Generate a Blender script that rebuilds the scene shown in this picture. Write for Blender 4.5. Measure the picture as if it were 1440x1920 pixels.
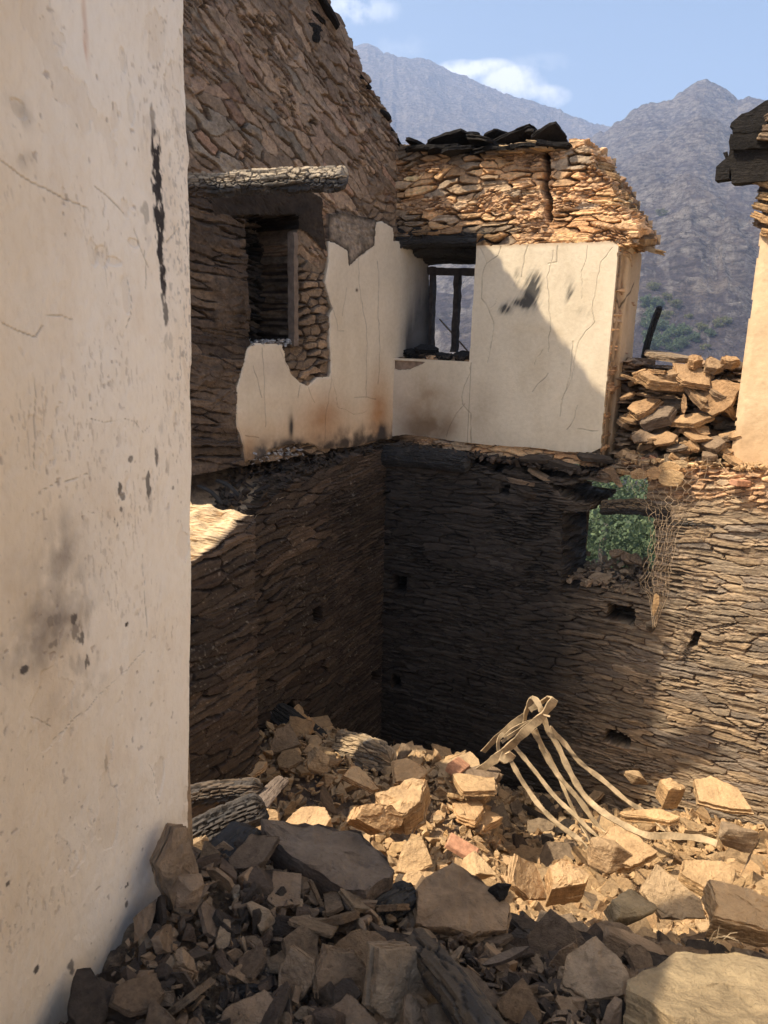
import bpy, bmesh, math, random
import numpy as np
from mathutils import Vector, Matrix, Euler

for _o in list(bpy.data.objects):
    bpy.data.objects.remove(_o)
SC = bpy.context.scene
COL = SC.collection
R = math.radians

# ------------------------------------------------------------------ camera
FPX, PITCH, ROLL = 1440.0, R(14.0), R(1.2)
cam_d = bpy.data.cameras.new('camera')
cam = bpy.data.objects.new('camera', cam_d)
COL.objects.link(cam)
_F = Vector((0, math.cos(PITCH), -math.sin(PITCH)))
_U0 = Vector((0, math.sin(PITCH), math.cos(PITCH)))
_R0 = Vector((1, 0, 0))
_Rt = _R0 * math.cos(ROLL) + _U0 * math.sin(ROLL)
_Up = _U0 * math.cos(ROLL) - _R0 * math.sin(ROLL)
cam.matrix_world = Matrix(((_Rt.x, _Up.x, -_F.x, 0), (_Rt.y, _Up.y, -_F.y, 0), (_Rt.z, _Up.z, -_F.z, 0), (0, 0, 0, 1)))
cam_d.sensor_fit = 'VERTICAL'
cam_d.sensor_height = 36.0
cam_d.sensor_width = 27.0
cam_d.lens = 36.0 * FPX / 1920.0
cam_d.clip_start = 0.05
cam_d.clip_end = 9000
cam_d.dof.use_dof = True
cam_d.dof.focus_distance = 5.3
cam_d.dof.aperture_fstop = 9.0
SC.camera = cam

# ------------------------------------------------------------------ light
SUN_AZ, SUN_EL = R(257.0), R(53.0)          # clockwise from +Y
sd = Vector((math.sin(SUN_AZ) * math.cos(SUN_EL), math.cos(SUN_AZ) * math.cos(SUN_EL), math.sin(SUN_EL)))
sun_d = bpy.data.lights.new('sun', 'SUN')
sun_d.energy = 3.7
sun_d.angle = R(0.6)
sun_d.color = (1.0, 0.86, 0.66)
sun = bpy.data.objects.new('sun', sun_d)
sun.rotation_mode = 'QUATERNION'
sun.rotation_quaternion = sd.to_track_quat('Z', 'Y')
sun.location = sd * 30
COL.objects.link(sun)

W = bpy.data.worlds.new('World')
SC.world = W
W.use_nodes = True
nt = W.node_tree
for n in list(nt.nodes):
    nt.nodes.remove(n)
wo = nt.nodes.new('ShaderNodeOutputWorld')
bg = nt.nodes.new('ShaderNodeBackground')
sky = nt.nodes.new('ShaderNodeTexSky')
sky.sky_type = 'NISHITA'
sky.sun_disc = False
sky.sun_elevation = SUN_EL
sky.sun_rotation = SUN_AZ
sky.altitude = 600
sky.air_density = 0.8
sky.dust_density = 4.0
sky.ozone_density = 1.0
bg.inputs['Strength'].default_value = 0.125
# clouds: soft puffs at fixed directions, broken up by noise
tc = nt.nodes.new('ShaderNodeTexCoord')
def wmath(op, a, b=None, clamp=False):
    n = nt.nodes.new('ShaderNodeMath'); n.operation = op; n.use_clamp = clamp
    for i, v in enumerate((a, b)):
        if v is None: continue
        if isinstance(v, (int, float)): n.inputs[i].default_value = v
        else: nt.links.new(v, n.inputs[i])
    return n.outputs[0]
def pxdir(px, py):
    return (_F * FPX + _Rt * (px - 720.0) + _Up * (960.0 - py)).normalized()
wn = nt.nodes.new('ShaderNodeTexNoise'); wn.inputs['Scale'].default_value = 34; wn.inputs['Detail'].default_value = 7; wn.inputs['Roughness'].default_value = .62
nt.links.new(tc.outputs['Generated'], wn.inputs['Vector'])
cloud = None
for (px, py, rx, ry, dens) in [(865, 130, 46, 16, .9), (920, 138, 50, 24, 1.0), (970, 158, 52, 28, 1.0), (1025, 182, 44, 20, .8), (845, 138, 30, 14, .5),
                               (690, 18, 60, 26, .42), (755, 90, 60, 26, .18), (610, 20, 80, 40, .3), (1010, 120, 70, 20, .2)]:
    d = pxdir(px, py)
    right = Vector((d.y, -d.x, 0)).normalized(); up = right.cross(d).normalized()
    vals = []
    for ax, rr in ((right, rx), (up, ry)):
        vm = nt.nodes.new('ShaderNodeVectorMath'); vm.operation = 'DOT_PRODUCT'
        nt.links.new(tc.outputs['Generated'], vm.inputs[0]); vm.inputs[1].default_value = tuple(ax * (FPX / rr))
        vals.append(wmath('POWER', wmath('ABSOLUTE', vm.outputs['Value']), 2.0))
    e = wmath('SUBTRACT', 1.0, wmath('ADD', vals[0], vals[1]))
    e = wmath('MULTIPLY', wmath('MAXIMUM', e, 0.0), dens)
    vmf = nt.nodes.new('ShaderNodeVectorMath'); vmf.operation = 'DOT_PRODUCT'
    nt.links.new(tc.outputs['Generated'], vmf.inputs[0]); vmf.inputs[1].default_value = tuple(d)
    e = wmath('MULTIPLY', e, wmath('GREATER_THAN', vmf.outputs['Value'], 0.5))
    cloud = e if cloud is None else wmath('ADD', cloud, e)
cm = wmath('ADD', cloud, wmath('MULTIPLY', wmath('SUBTRACT', wn.outputs['Fac'], .5), wmath('MINIMUM', wmath('MULTIPLY', cloud, 6.0), 3.4)))
cm = wmath('MULTIPLY', wmath('SUBTRACT', cm, .06), .95, True)
mx = nt.nodes.new('ShaderNodeMix'); mx.data_type = 'RGBA'
nt.links.new(cm, mx.inputs['Factor']); tn = nt.nodes.new('ShaderNodeMix'); tn.data_type = 'RGBA'; tn.blend_type = 'MULTIPLY'; tn.inputs['Factor'].default_value = 1.0; tn.inputs['B'].default_value = (1.0, .975, .86, 1)
nt.links.new(sky.outputs['Color'], tn.inputs['A']); nt.links.new(tn.outputs['Result'], mx.inputs['A']); mx.inputs['B'].default_value = (5.3, 5.3, 5.35, 1)
nt.links.new(mx.outputs['Result'], bg.inputs['Color'])
nt.links.new(bg.outputs[0], wo.inputs['Surface'])

SC.view_settings.view_transform = 'Standard'
SC.view_settings.look = 'None'
SC.view_settings.gamma = 1.0
SC.view_settings.use_curve_mapping = False
SC.view_settings.exposure = 1.2
SC.cycles.max_bounces = 8
SC.cycles.diffuse_bounces = 4
SC.cycles.volume_bounces = 1

# ------------------------------------------------------------------ helpers
def ray(px, py):
    return np.array(_F * FPX + _Rt * (px - 720.0) + _Up * (960.0 - py))
def at(px, py, y):
    d = ray(px, py); return Vector(d * (y / d[1]))
class Plane:
    def __init__(s, x, y, az, side, off=0.0):
        s.d = np.array([math.sin(R(az)), math.cos(R(az)), 0.0])
        s.n = np.array([s.d[1], -s.d[0], 0.0]) * side
        s.p = np.array([x, y, 0.0]) + s.n * off
    def hit(s, px, py):
        r = ray(px, py); k = s.p.dot(s.n) / r.dot(s.n); q = r * k - s.p
        return (float(q.dot(s.d)), float(q[2]))
    def poly(s, pts): return [s.hit(*p) for p in pts]
    def pos(s, u, z, h=0.0):
        return Vector(s.p + s.d * u + s.n * h) + Vector((0, 0, z))
CX, CY = 0.05, 6.5
PL = Plane(CX, CY, 218.0, -1)           # upper gable wall (u runs towards the camera)
PLL = Plane(CX, CY, 211.0, -1, .02)     # lower part of the gable wall
PF = Plane(CX, CY, 122.0, 1)            # upper front wall
PFL = Plane(CX, CY, 122.0, 1, .11)      # lower front wall
if PL.n[0] < 0: PL.n = -PL.n
if PLL.n[0] < 0: PLL = Plane(CX, CY, 211.0, 1, .02)
if PF.n[1] > 0: PF.n = -PF.n
if PFL.n[1] > 0: PFL = Plane(CX, CY, 122.0, -1, .11)

def h2(i, j, seed):
    i = np.asarray(i).astype(np.int64); j = np.asarray(j).astype(np.int64)
    h = (i * 374761393 + j * 668265263 + seed * 2147483647 + 1013904223) & 0xffffffff
    h = ((h ^ (h >> 13)) * 1274126177) & 0xffffffff
    h = ((h ^ (h >> 15)) * 2246822519) & 0xffffffff
    h = h ^ (h >> 16)
    return (h & 0xffffff) / float(0xffffff)
def vnoise(x, y, seed=0):
    xi = np.floor(x); yi = np.floor(y); fx = x - xi; fy = y - yi
    fx = fx * fx * (3 - 2 * fx); fy = fy * fy * (3 - 2 * fy)
    a = h2(xi, yi, seed); b = h2(xi + 1, yi, seed); c = h2(xi, yi + 1, seed); d = h2(xi + 1, yi + 1, seed)
    return (a * (1 - fx) + b * fx) * (1 - fy) + (c * (1 - fx) + d * fx) * fy
def fbm(x, y, seed=0, o=4, g=.5):
    s = 0; a = 1; t = 0
    for k in range(o):
        s = s + a * vnoise(x, y, seed + k * 17); t += a; a *= g
        x = x * 2.03 + 3.1; y = y * 2.03 + 7.7
    return s / t - .5
def sst(a, b, x):
    t = np.clip((x - a) / (b - a), 0, 1); return t * t * (3 - 2 * t)
def inpoly(S, Z, poly):
    r = np.zeros(S.shape, bool); n = len(poly)
    for i in range(n):
        x1, y1 = poly[i]; x2, y2 = poly[(i + 1) % n]
        if y1 == y2: continue
        r ^= ((y1 > Z) != (y2 > Z)) & (S < (x2 - x1) * (Z - y1) / (y2 - y1) + x1)
    return r
def dline(S, Z, pts):
    d = np.full(S.shape, 9.0)
    for (x1, y1), (x2, y2) in zip(pts[:-1], pts[1:]):
        dx, dy = x2 - x1, y2 - y1; L = dx * dx + dy * dy + 1e-12
        t = np.clip(((S - x1) * dx + (Z - y1) * dy) / L, 0, 1)
        d = np.minimum(d, np.hypot(S - x1 - t * dx, Z - y1 - t * dy))
    return d
def dpoly(S, Z, poly): return dline(S, Z, list(poly) + [poly[0]])

def stones(U, V, cu, cv, seed, merge=.35, jit=.42, merge_v=0.0):
    """irregular stone layout: group id, distance to the joint, random numbers per stone"""
    u = U / cu; v = V / cv
    i0 = int(np.floor(u.min())) - 4; j0 = int(np.floor(v.min())) - 4
    ni = int(np.floor(u.max())) - i0 + 5; nj = int(np.floor(v.max())) - j0 + 5
    I, J = np.meshgrid(np.arange(ni), np.arange(nj), indexing='ij')
    px = I + i0 + .5 + (h2(I, J, seed) - .5) * 2 * jit + (J % 2) * .5
    py = J + j0 + .5 + (h2(I, J, seed + 1) - .5) * 2 * jit
    gid = I * nj + J
    mg = h2(I, J, seed + 2) < merge
    for i in range(1, ni):
        gid[i] = np.where(mg[i], gid[i - 1], gid[i])
    if merge_v:
        mv = h2(I, J, seed + 5) < merge_v
        for j in range(1, nj):
            gid[:, j] = np.where(mv[:, j], gid[:, j - 1], gid[:, j])
    ui = np.floor(u).astype(int) - i0; vi = np.floor(v).astype(int) - j0
    best = np.full(u.shape, 1e9); bx = np.zeros(u.shape); by = np.zeros(u.shape); bg_ = np.zeros(u.shape, int)
    offs = [(a, b) for a in (-2, -1, 0, 1, 2) for b in (-2, -1, 0, 1, 2)]
    for a, b in offs:
        ii = np.clip(ui + a, 0, ni - 1); jj = np.clip(vi + b, 0, nj - 1)
        x = px[ii, jj]; y = py[ii, jj]; d = (x - u) ** 2 + (y - v) ** 2
        m = d < best
        best = np.where(m, d, best); bx = np.where(m, x, bx); by = np.where(m, y, by); bg_ = np.where(m, gid[ii, jj], bg_)
    e = np.full(u.shape, 9.0)
    for a, b in offs:
        ii = np.clip(ui + a, 0, ni - 1); jj = np.clip(vi + b, 0, nj - 1)
        x = px[ii, jj]; y = py[ii, jj]; dx = x - bx; dy = y - by; L = np.sqrt(dx * dx + dy * dy) + 1e-9
        val = ((bx + x) * .5 - u) * dx / L + ((by + y) * .5 - v) * dy / L
        gr = np.sqrt((dx / L / cu) ** 2 + (dy / L / cv) ** 2)
        e = np.where(gid[ii, jj] != bg_, np.minimum(e, val / gr), e)
    r = [h2(bg_, bg_ * 3 + k, seed + 40 + k) for k in range(5)]
    return bg_, np.maximum(e, 0), r, (bx * cu, by * cv)

def pick(r, cols):
    c = np.array(cols); k = np.clip((r * len(c)).astype(int), 0, len(c) - 1); return c[k]
def masonry(S, Z, seed, cu=.2, cv=.07, ang=0.0, merge=.35, merge_v=0, gap=.006, depth=.03, off=.03, lt=.012, la=.006, warp=.02, tilt=.15,
            cols=((.3, .22, .15),), gapcol=(.1, .07, .05), var=.3, vang=0.0, mortar=0.0):
    a = R(ang)
    U = S * np.cos(a) + Z * np.sin(a); V = -S * np.sin(a) + Z * np.cos(a) + vang * .011 * fbm(S * 1.5, Z * 1.8, seed + 90, 3)
    U = U + warp * 2 * fbm(S * 7, Z * 9, seed + 11, 3); V = V + warp * fbm(S * 5, Z * 11, seed + 12, 3) + .004 * fbm(S * 60, Z * 60, seed + 13, 2)
    g, e, r, (bx, by) = stones(U, V, cu, cv, seed, merge, merge_v=merge_v)
    gn = vnoise(S * 9, Z * 9, seed + 3) * .6 + vnoise(S * 23, Z * 31, seed + 33) * .4
    gw = gap * (.12 + 1.9 * gn * gn * 1.6)
    k = sst(gw * .6, gw * 1.0 + .003, e)
    chip = sst(.012, .0, e) * fbm(S * 30, Z * 40, seed + 34, 3) * .02
    lay = np.floor((V + .006 * fbm(S * 9, Z * 9, seed + 4, 2)) / (lt * (.6 + r[3])))
    lh = (h2(lay, g, seed + 7) - .5) * la * (.3 + 1.4 * r[4])
    tlt = ((V - by) * (r[1] - .5) * 2 + (U - bx) * (r[2] - .5) * .6) * tilt
    face = np.sign(r[0] - .5) * (np.abs(r[0] - .5) * 2) ** 1.6 * off * 1.25 + chip + lh + tlt + fbm(S * 14, Z * 20, seed + 5, 4) * .012 + fbm(S * 70, Z * 110, seed + 6, 2) * .004
    gd = depth * (.35 + 1.5 * sst(.35, .75, gn)) * (1 - mortar * sst(.35, .65, vnoise(S * 3, Z * 3, seed + 8)))
    h = face * k + (-gd + fbm(S * 40, Z * 40, seed + 9, 3) * .012) * (1 - k)
    c = pick(r[2], cols) * (1 + (r[1] - .5) * 2 * var)[..., None]
    c = c * (1 + .35 * fbm(S * 9, Z * 16, seed + 21, 4))[..., None] * (1 + .16 * (h2(lay, g, seed + 77) - .5))[..., None]
    c = c * k[..., None] + np.array(gapcol) * (1 - k)[..., None]
    return h, np.clip(c, .004, .9)

def new_mesh(name, verts, faces, mat, parent=None, cols=None, smooth=False, matidx=None):
    """verts (n,3); faces: (m,4)/(m,3) array or list"""
    me = bpy.data.meshes.new(name)
    verts = np.asarray(verts, dtype=np.float32)
    if isinstance(faces, np.ndarray):
        k = faces.shape[1]; m = faces.shape[0]
        me.vertices.add(len(verts)); me.vertices.foreach_set('co', verts.ravel())
        me.loops.add(m * k); me.loops.foreach_set('vertex_index', faces.astype(np.int32).ravel())
        me.polygons.add(m); me.polygons.foreach_set('loop_start', np.arange(0, m * k, k, dtype=np.int32))
        me.polygons.foreach_set('loop_total', np.full(m, k, dtype=np.int32))
        me.update(calc_edges=True)
    else:
        me.from_pydata([tuple(v) for v in verts], [], faces)
    if cols is not None:
        at_ = me.color_attributes.new('Col', 'FLOAT_COLOR', 'POINT')
        c4 = np.ones((len(verts), 4), np.float32); c4[:, :3] = cols
        at_.data.foreach_set('color', c4.ravel())
    me.polygons.foreach_set('use_smooth', np.full(len(me.polygons), smooth, dtype=bool))
    me.validate()
    me.materials.append(mat)
    o = bpy.data.objects.new(name, me); COL.objects.link(o)
    if parent is not None: o.parent = parent
    return o
def tag(o, label=None, cat=None, group=None, kind=None):
    if label: o['label'] = label
    if cat: o['category'] = cat
    if group: o['group'] = group
    if kind: o['kind'] = kind
    return o
def thing(name, label, cat, loc=(0, 0, 0), group=None):
    o = bpy.data.objects.new(name, None); o.empty_display_size = .1; COL.objects.link(o); o.location = loc
    return tag(o, label, cat, group)
def par(o, root):
    """parent while keeping the world-space coordinates of the mesh"""
    o.parent = root; o.matrix_parent_inverse = Matrix.Translation(-Vector(root.location)); return o

def wall(name, pl, box, res, mask, hf, thick, mat, root=None, rings=7, rough=.02, back=True, smooth=False, capcol=None):
    """a relief wall: displaced front, ragged reveals and top from the outline, plain back"""
    s0, s1, z0, z1 = box
    ns = int((s1 - s0) / res) + 1; nz = int((z1 - z0) / res) + 1
    sv = np.linspace(s0, s1, ns); zv = np.linspace(z0, z1, nz)
    S, Z = np.meshgrid(sv, zv, indexing='ij')
    fs = (S[:-1, :-1] + S[1:, 1:]) / 2; fz = (Z[:-1, :-1] + Z[1:, 1:]) / 2
    M = mask(fs, fz)
    h, c = hf(S, Z)
    idx = np.arange(ns * nz).reshape(ns, nz)
    P = pl.p + S[..., None] * pl.d + h[..., None] * pl.n; P[..., 2] += Z
    quads = np.stack([idx[:-1, :-1], idx[1:, :-1], idx[1:, 1:], idx[:-1, 1:]], -1)[M]
    Mp = np.zeros((ns + 1, nz + 1), bool); Mp[1:-1, 1:-1] = M
    # outward direction per vertex
    cnt = sum(Mp[a:a + ns, b:b + nz].astype(float) for a in (0, 1) for b in (0, 1))
    ox = -(Mp[1:, 1:].astype(float) + Mp[1:, :-1] - Mp[:-1, 1:] - Mp[:-1, :-1]); oz = -(Mp[1:, 1:].astype(float) + Mp[:-1, 1:] - Mp[1:, :-1] - Mp[:-1, :-1])
    L = np.sqrt(ox * ox + oz * oz) + 1e-6; ox /= L; oz /= L
    e = []
    A = Mp[1:-1, 1:] ^ Mp[1:-1, :-1]          # edges along s at z index j (between faces j-1 and j)
    ii, jj = np.nonzero(A); up = Mp[1:-1, 1:][ii, jj]
    a_, b_ = idx[ii, jj], idx[ii + 1, jj]; e.append(np.stack([np.where(up, b_, a_), np.where(up, a_, b_)], -1))
    B = Mp[1:, 1:-1] ^ Mp[:-1, 1:-1]
    ii, jj = np.nonzero(B); rt = Mp[1:, 1:-1][ii, jj]
    a_, b_ = idx[ii, jj], idx[ii, jj + 1]; e.append(np.stack([np.where(rt, a_, b_), np.where(rt, b_, a_)], -1))
    e = np.concatenate(e)
    bv, inv = np.unique(e, return_inverse=True); inv = inv.reshape(e.shape)
    V = [P.reshape(-1, 3)]; C = [c.reshape(-1, 3)]; Q = [quads]
    bs, bz = S.ravel()[bv], Z.ravel()[bv]; bh = h.ravel()[bv]; bo, bp = ox.ravel()[bv], oz.ravel()[bv]
    prev = bv; base = ns * nz; hmin = 0
    seed = abs(hash(name)) % 97 if False else sum(map(ord, name)) % 97
    for k in range(1, rings + 1):
        dpt = thick * (k / rings)
        j = rough * 2 * fbm(bs * 9 + dpt * 11, bz * 26 + dpt * 3, seed, 4) * min(1, k * .7) + rough * .8 * (h2(np.floor(bz / .035 + 8 * dpt * bp), np.floor((bs * abs(bp) + dpt) / .12) , seed) - .5) * min(1, k * .7)
        if k == rings: j = j * 0
        hh = bh * max(0, 1 - k / 2.0) - dpt
        q = pl.p + (bs + bo * j)[:, None] * pl.d + hh[:, None] * pl.n; q[:, 2] += bz + bp * j
        V.append(q)
        cc = c.reshape(-1, 3)[bv] if capcol is None else np.array(capcol) * np.ones((len(bv), 1))
        cc = cc * (1 + .5 * fbm(bs * 12 + dpt * 9, bz * 30 + dpt * 14, seed + 3, 3))[:, None]
        C.append(cc)
        nid = np.arange(len(bv)) + base
        pv = prev
        f = np.stack([e[:, 0] if k == 1 else pv[inv[:, 0]], nid[inv[:, 0]], nid[inv[:, 1]], e[:, 1] if k == 1 else pv[inv[:, 1]]], -1)
        Q.append(f); prev = nid; base += len(bv)
    if back:
        st = 5
        bi = np.arange(0, ns - 1, st); bj = np.arange(0, nz - 1, st)
        BI, BJ = np.meshgrid(bi, bj, indexing='ij')
        m = M[BI, BJ]; BI, BJ = BI[m], BJ[m]
        s_a, s_b = sv[BI], sv[np.minimum(BI + st, ns - 1)]; z_a, z_b = zv[BJ], zv[np.minimum(BJ + st, nz - 1)]
        vb = []
        for ss, zz in ((s_a, z_a), (s_a, z_b), (s_b, z_b), (s_b, z_a)):
            q = pl.p + ss[:, None] * pl.d - (thick - .004) * pl.n; q[:, 2] += zz; vb.append(q)
        n = len(s_a)
        V += vb; C += [np.tile(np.array([[.2, .15, .11]]), (n, 1))] * 4
        Q.append(np.stack([base + np.arange(n) + n * k for k in range(4)], -1)); base += 4 * n
    V = np.concatenate(V); C = np.concatenate(C); Q = np.concatenate(Q)
    used = np.zeros(len(V), bool); used[Q.ravel()] = True
    rm = np.cumsum(used) - 1
    o = new_mesh(name, V[used], rm[Q], mat, None, C[used], smooth)
    if root is not None: par(o, root)
    return o

# ------------------------------------------------------------------ materials
def mat_base(name, rough=.9):
    m = bpy.data.materials.new(name); m.use_nodes = True
    t = m.node_tree; b = t.nodes['Principled BSDF']; b.inputs['Roughness'].default_value = rough
    b.inputs['Specular IOR Level'].default_value = .25
    return m, t, b
def nd(t, typ, **kw):
    n = t.nodes.new(typ)
    for k, v in kw.items():
        if k in n.inputs: n.inputs[k].default_value = v
        else: setattr(n, k, v)
    return n
def noise(t, vec, scale, detail=4, rough=.55, dist=0):
    n = nd(t, 'ShaderNodeTexNoise', Scale=scale, Detail=detail, Roughness=rough, Distortion=dist)
    if vec is not None: t.links.new(vec, n.inputs['Vector'])
    return n.outputs['Fac']
def mapping(t, vec, scale, rot=(0, 0, 0)):
    n = nd(t, 'ShaderNodeMapping'); n.inputs['Scale'].default_value = scale; n.inputs['Rotation'].default_value = rot
    t.links.new(vec, n.inputs['Vector']); return n.outputs[0]
def ramp(t, fac, stops):
    n = nd(t, 'ShaderNodeValToRGB'); cr = n.color_ramp
    while len(cr.elements) > 1: cr.elements.remove(cr.elements[-1])
    cr.elements[0].position = stops[0][0]; cr.elements[0].color = (*stops[0][1], 1)
    for p, c in stops[1:]:
        e = cr.elements.new(p); e.color = (*c, 1)
    t.links.new(fac, n.inputs[0]); return n.outputs[0]
def mixc(t, fac, a, b, mode='MIX'):
    n = nd(t, 'ShaderNodeMix'); n.data_type = 'RGBA'; n.blend_type = mode
    for k, v in (('Factor', fac), ('A', a), ('B', b)):
        if isinstance(v, (int, float)): n.inputs[k].default_value = v
        elif isinstance(v, tuple): n.inputs[k].default_value = (*v, 1)
        else: t.links.new(v, n.inputs[k])
    return n.outputs['Result']
def mth(t, op, a, b=None, clamp=False):
    n = nd(t, 'ShaderNodeMath'); n.operation = op; n.use_clamp = clamp
    for i, v in enumerate((a, b)):
        if v is None: continue
        if isinstance(v, (int, float)): n.inputs[i].default_value = v
        else: t.links.new(v, n.inputs[i])
    return n.outputs[0]
def bump(t, b, h, strength, dist):
    n = nd(t, 'ShaderNodeBump', Strength=strength, Distance=dist)
    t.links.new(h, n.inputs['Height']); t.links.new(n.outputs[0], b.inputs['Normal']); return n
def attr(t, name='Col'):
    n = nd(t, 'ShaderNodeAttribute'); n.attribute_name = name; return n.outputs['Color']

def mat_masonry(name, lay=(9, 9, 70), dist=.012, tint=(1, 1, 1)):
    m, t, b = mat_base(name, .92)
    tcn = nd(t, 'ShaderNodeTexCoord'); ob = tcn.outputs['Object']
    n1 = noise(t, mapping(t, ob, lay), 1.0, 6, .65)
    n2 = noise(t, ob, 120, 4, .6)
    n3 = noise(t, ob, 22, 5, .6)
    c = mixc(t, 1.0, attr(t), ramp(t, n1, [(.3, (.62, .62, .62)), (.5, (1, 1, 1)), (.72, (1.35, 1.32, 1.25))]), 'MULTIPLY')
    c = mixc(t, 1.0, c, ramp(t, n3, [(.3, (.8, .8, .82)), (.65, (1.15, 1.13, 1.08))]), 'MULTIPLY')
    t.links.new(c, b.inputs['Base Color'])
    hh = mth(t, 'ADD', mth(t, 'MULTIPLY', n1, 1.0), mth(t, 'MULTIPLY', n2, .35))
    hh = mth(t, 'ADD', hh, mth(t, 'MULTIPLY', n3, .5))
    bump(t, b, hh, .6, dist)
    return m
M_STONE = mat_masonry('slate_masonry')
M_RUB = mat_masonry('rubble_masonry', (30, 30, 40), .012)
M_REND = mat_masonry('sooty_render', (40, 40, 40), .01)

def mat_plaster(name, fine=260, dist=.003):
    m, t, b = mat_base(name, .85)
    ob = nd(t, 'ShaderNodeTexCoord').outputs['Object']
    n1 = noise(t, mapping(t, ob, (5, 5, 2.2)), 1.0, 6, .6)
    n2 = noise(t, ob, fine, 3, .6)
    n3 = noise(t, ob, 38, 6, .62)
    c = mixc(t, 1.0, attr(t), ramp(t, n1, [(.3, (.9, .88, .85)), (.55, (1, 1, 1)), (.75, (1.05, 1.04, 1.03))]), 'MULTIPLY')
    c = mixc(t, 1.0, c, ramp(t, n3, [(.3, (.94, .93, .91)), (.6, (1.03, 1.03, 1.03))]), 'MULTIPLY')
    t.links.new(c, b.inputs['Base Color'])
    hh = mth(t, 'ADD', mth(t, 'MULTIPLY', n3, 1.3), mth(t, 'MULTIPLY', n2, .4))
    bump(t, b, hh, .6, dist)
    return m
M_PLAS = mat_plaster('cream_plaster')
def mat_plaster_near():
    m, t, b = mat_base('weathered_plaster', .88)
    ob = nd(t, 'ShaderNodeTexCoord').outputs['Object']
    n1 = noise(t, mapping(t, ob, (6, 6, 2.0)), 1.0, 6, .62)
    n2 = noise(t, ob, 300, 3, .6)
    n3 = noise(t, mapping(t, ob, (60, 60, 34)), 1.0, 5, .6)
    vor = nd(t, 'ShaderNodeTexVoronoi', Scale=48.0, Randomness=1.0); vor.distance = 'EUCLIDEAN'
    t.links.new(mapping(t, ob, (1, 1, .55)), vor.inputs['Vector'])
    pit = mth(t, 'MULTIPLY', ramp(t, vor.outputs['Distance'], [(.03, (1, 1, 1)), (.11, (0, 0, 0))]), ramp(t, noise(t, ob, 7, 3), [(.46, (0, 0, 0)), (.6, (1, 1, 1))]))
    c = mixc(t, 1.0, attr(t), ramp(t, n1, [(.28, (.93, .89, .84)), (.5, (1, 1, 1)), (.75, (1.04, 1.04, 1.04))]), 'MULTIPLY')
    c = mixc(t, 1.0, c, ramp(t, n3, [(.25, (.95, .93, .9)), (.5, (1, 1, 1)), (.7, (1.02, 1.02, 1.02))]), 'MULTIPLY')
    c = mixc(t, mth(t, 'MULTIPLY', pit, .35), c, (.3, .24, .19))
    t.links.new(c, b.inputs['Base Color'])
    hh = mth(t, 'ADD', mth(t, 'MULTIPLY', n3, 1.6), mth(t, 'MULTIPLY', n2, .4))
    hh = mth(t, 'SUBTRACT', hh, mth(t, 'MULTIPLY', pit, 1.2))
    bump(t, b, hh, .8, .003)
    return m
M_NEAR = mat_plaster_near()

def mat_char(name, base=(.018, .017, .017), ash=(.16, .15, .14), amt=.62, brown=(.09, .055, .03)):
    m, t, b = mat_base(name, .7)
    b.inputs['Specular IOR Level'].default_value = .4
    ob = nd(t, 'ShaderNodeTexCoord').outputs['Object']
    n1 = noise(t, ob, 14, 6, .65); n2 = noise(t, ob, 90, 4, .6); n3 = noise(t, ob, 3.0, 3, .5)
    c = mixc(t, ramp(t, n1, [(amt - .08, (0, 0, 0)), (amt + .12, (1, 1, 1))]), attr(t), ash)
    c = mixc(t, ramp(t, n3, [(.55, (0, 0, 0)), (.7, (.5, .5, .5))]), c, brown)
    t.links.new(c, b.inputs['Base Color'])
    bump(t, b, mth(t, 'ADD', n1, mth(t, 'MULTIPLY', n2, .5)), .8, .008)
    return m
M_CHAR = mat_char('charred_wood')

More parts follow.
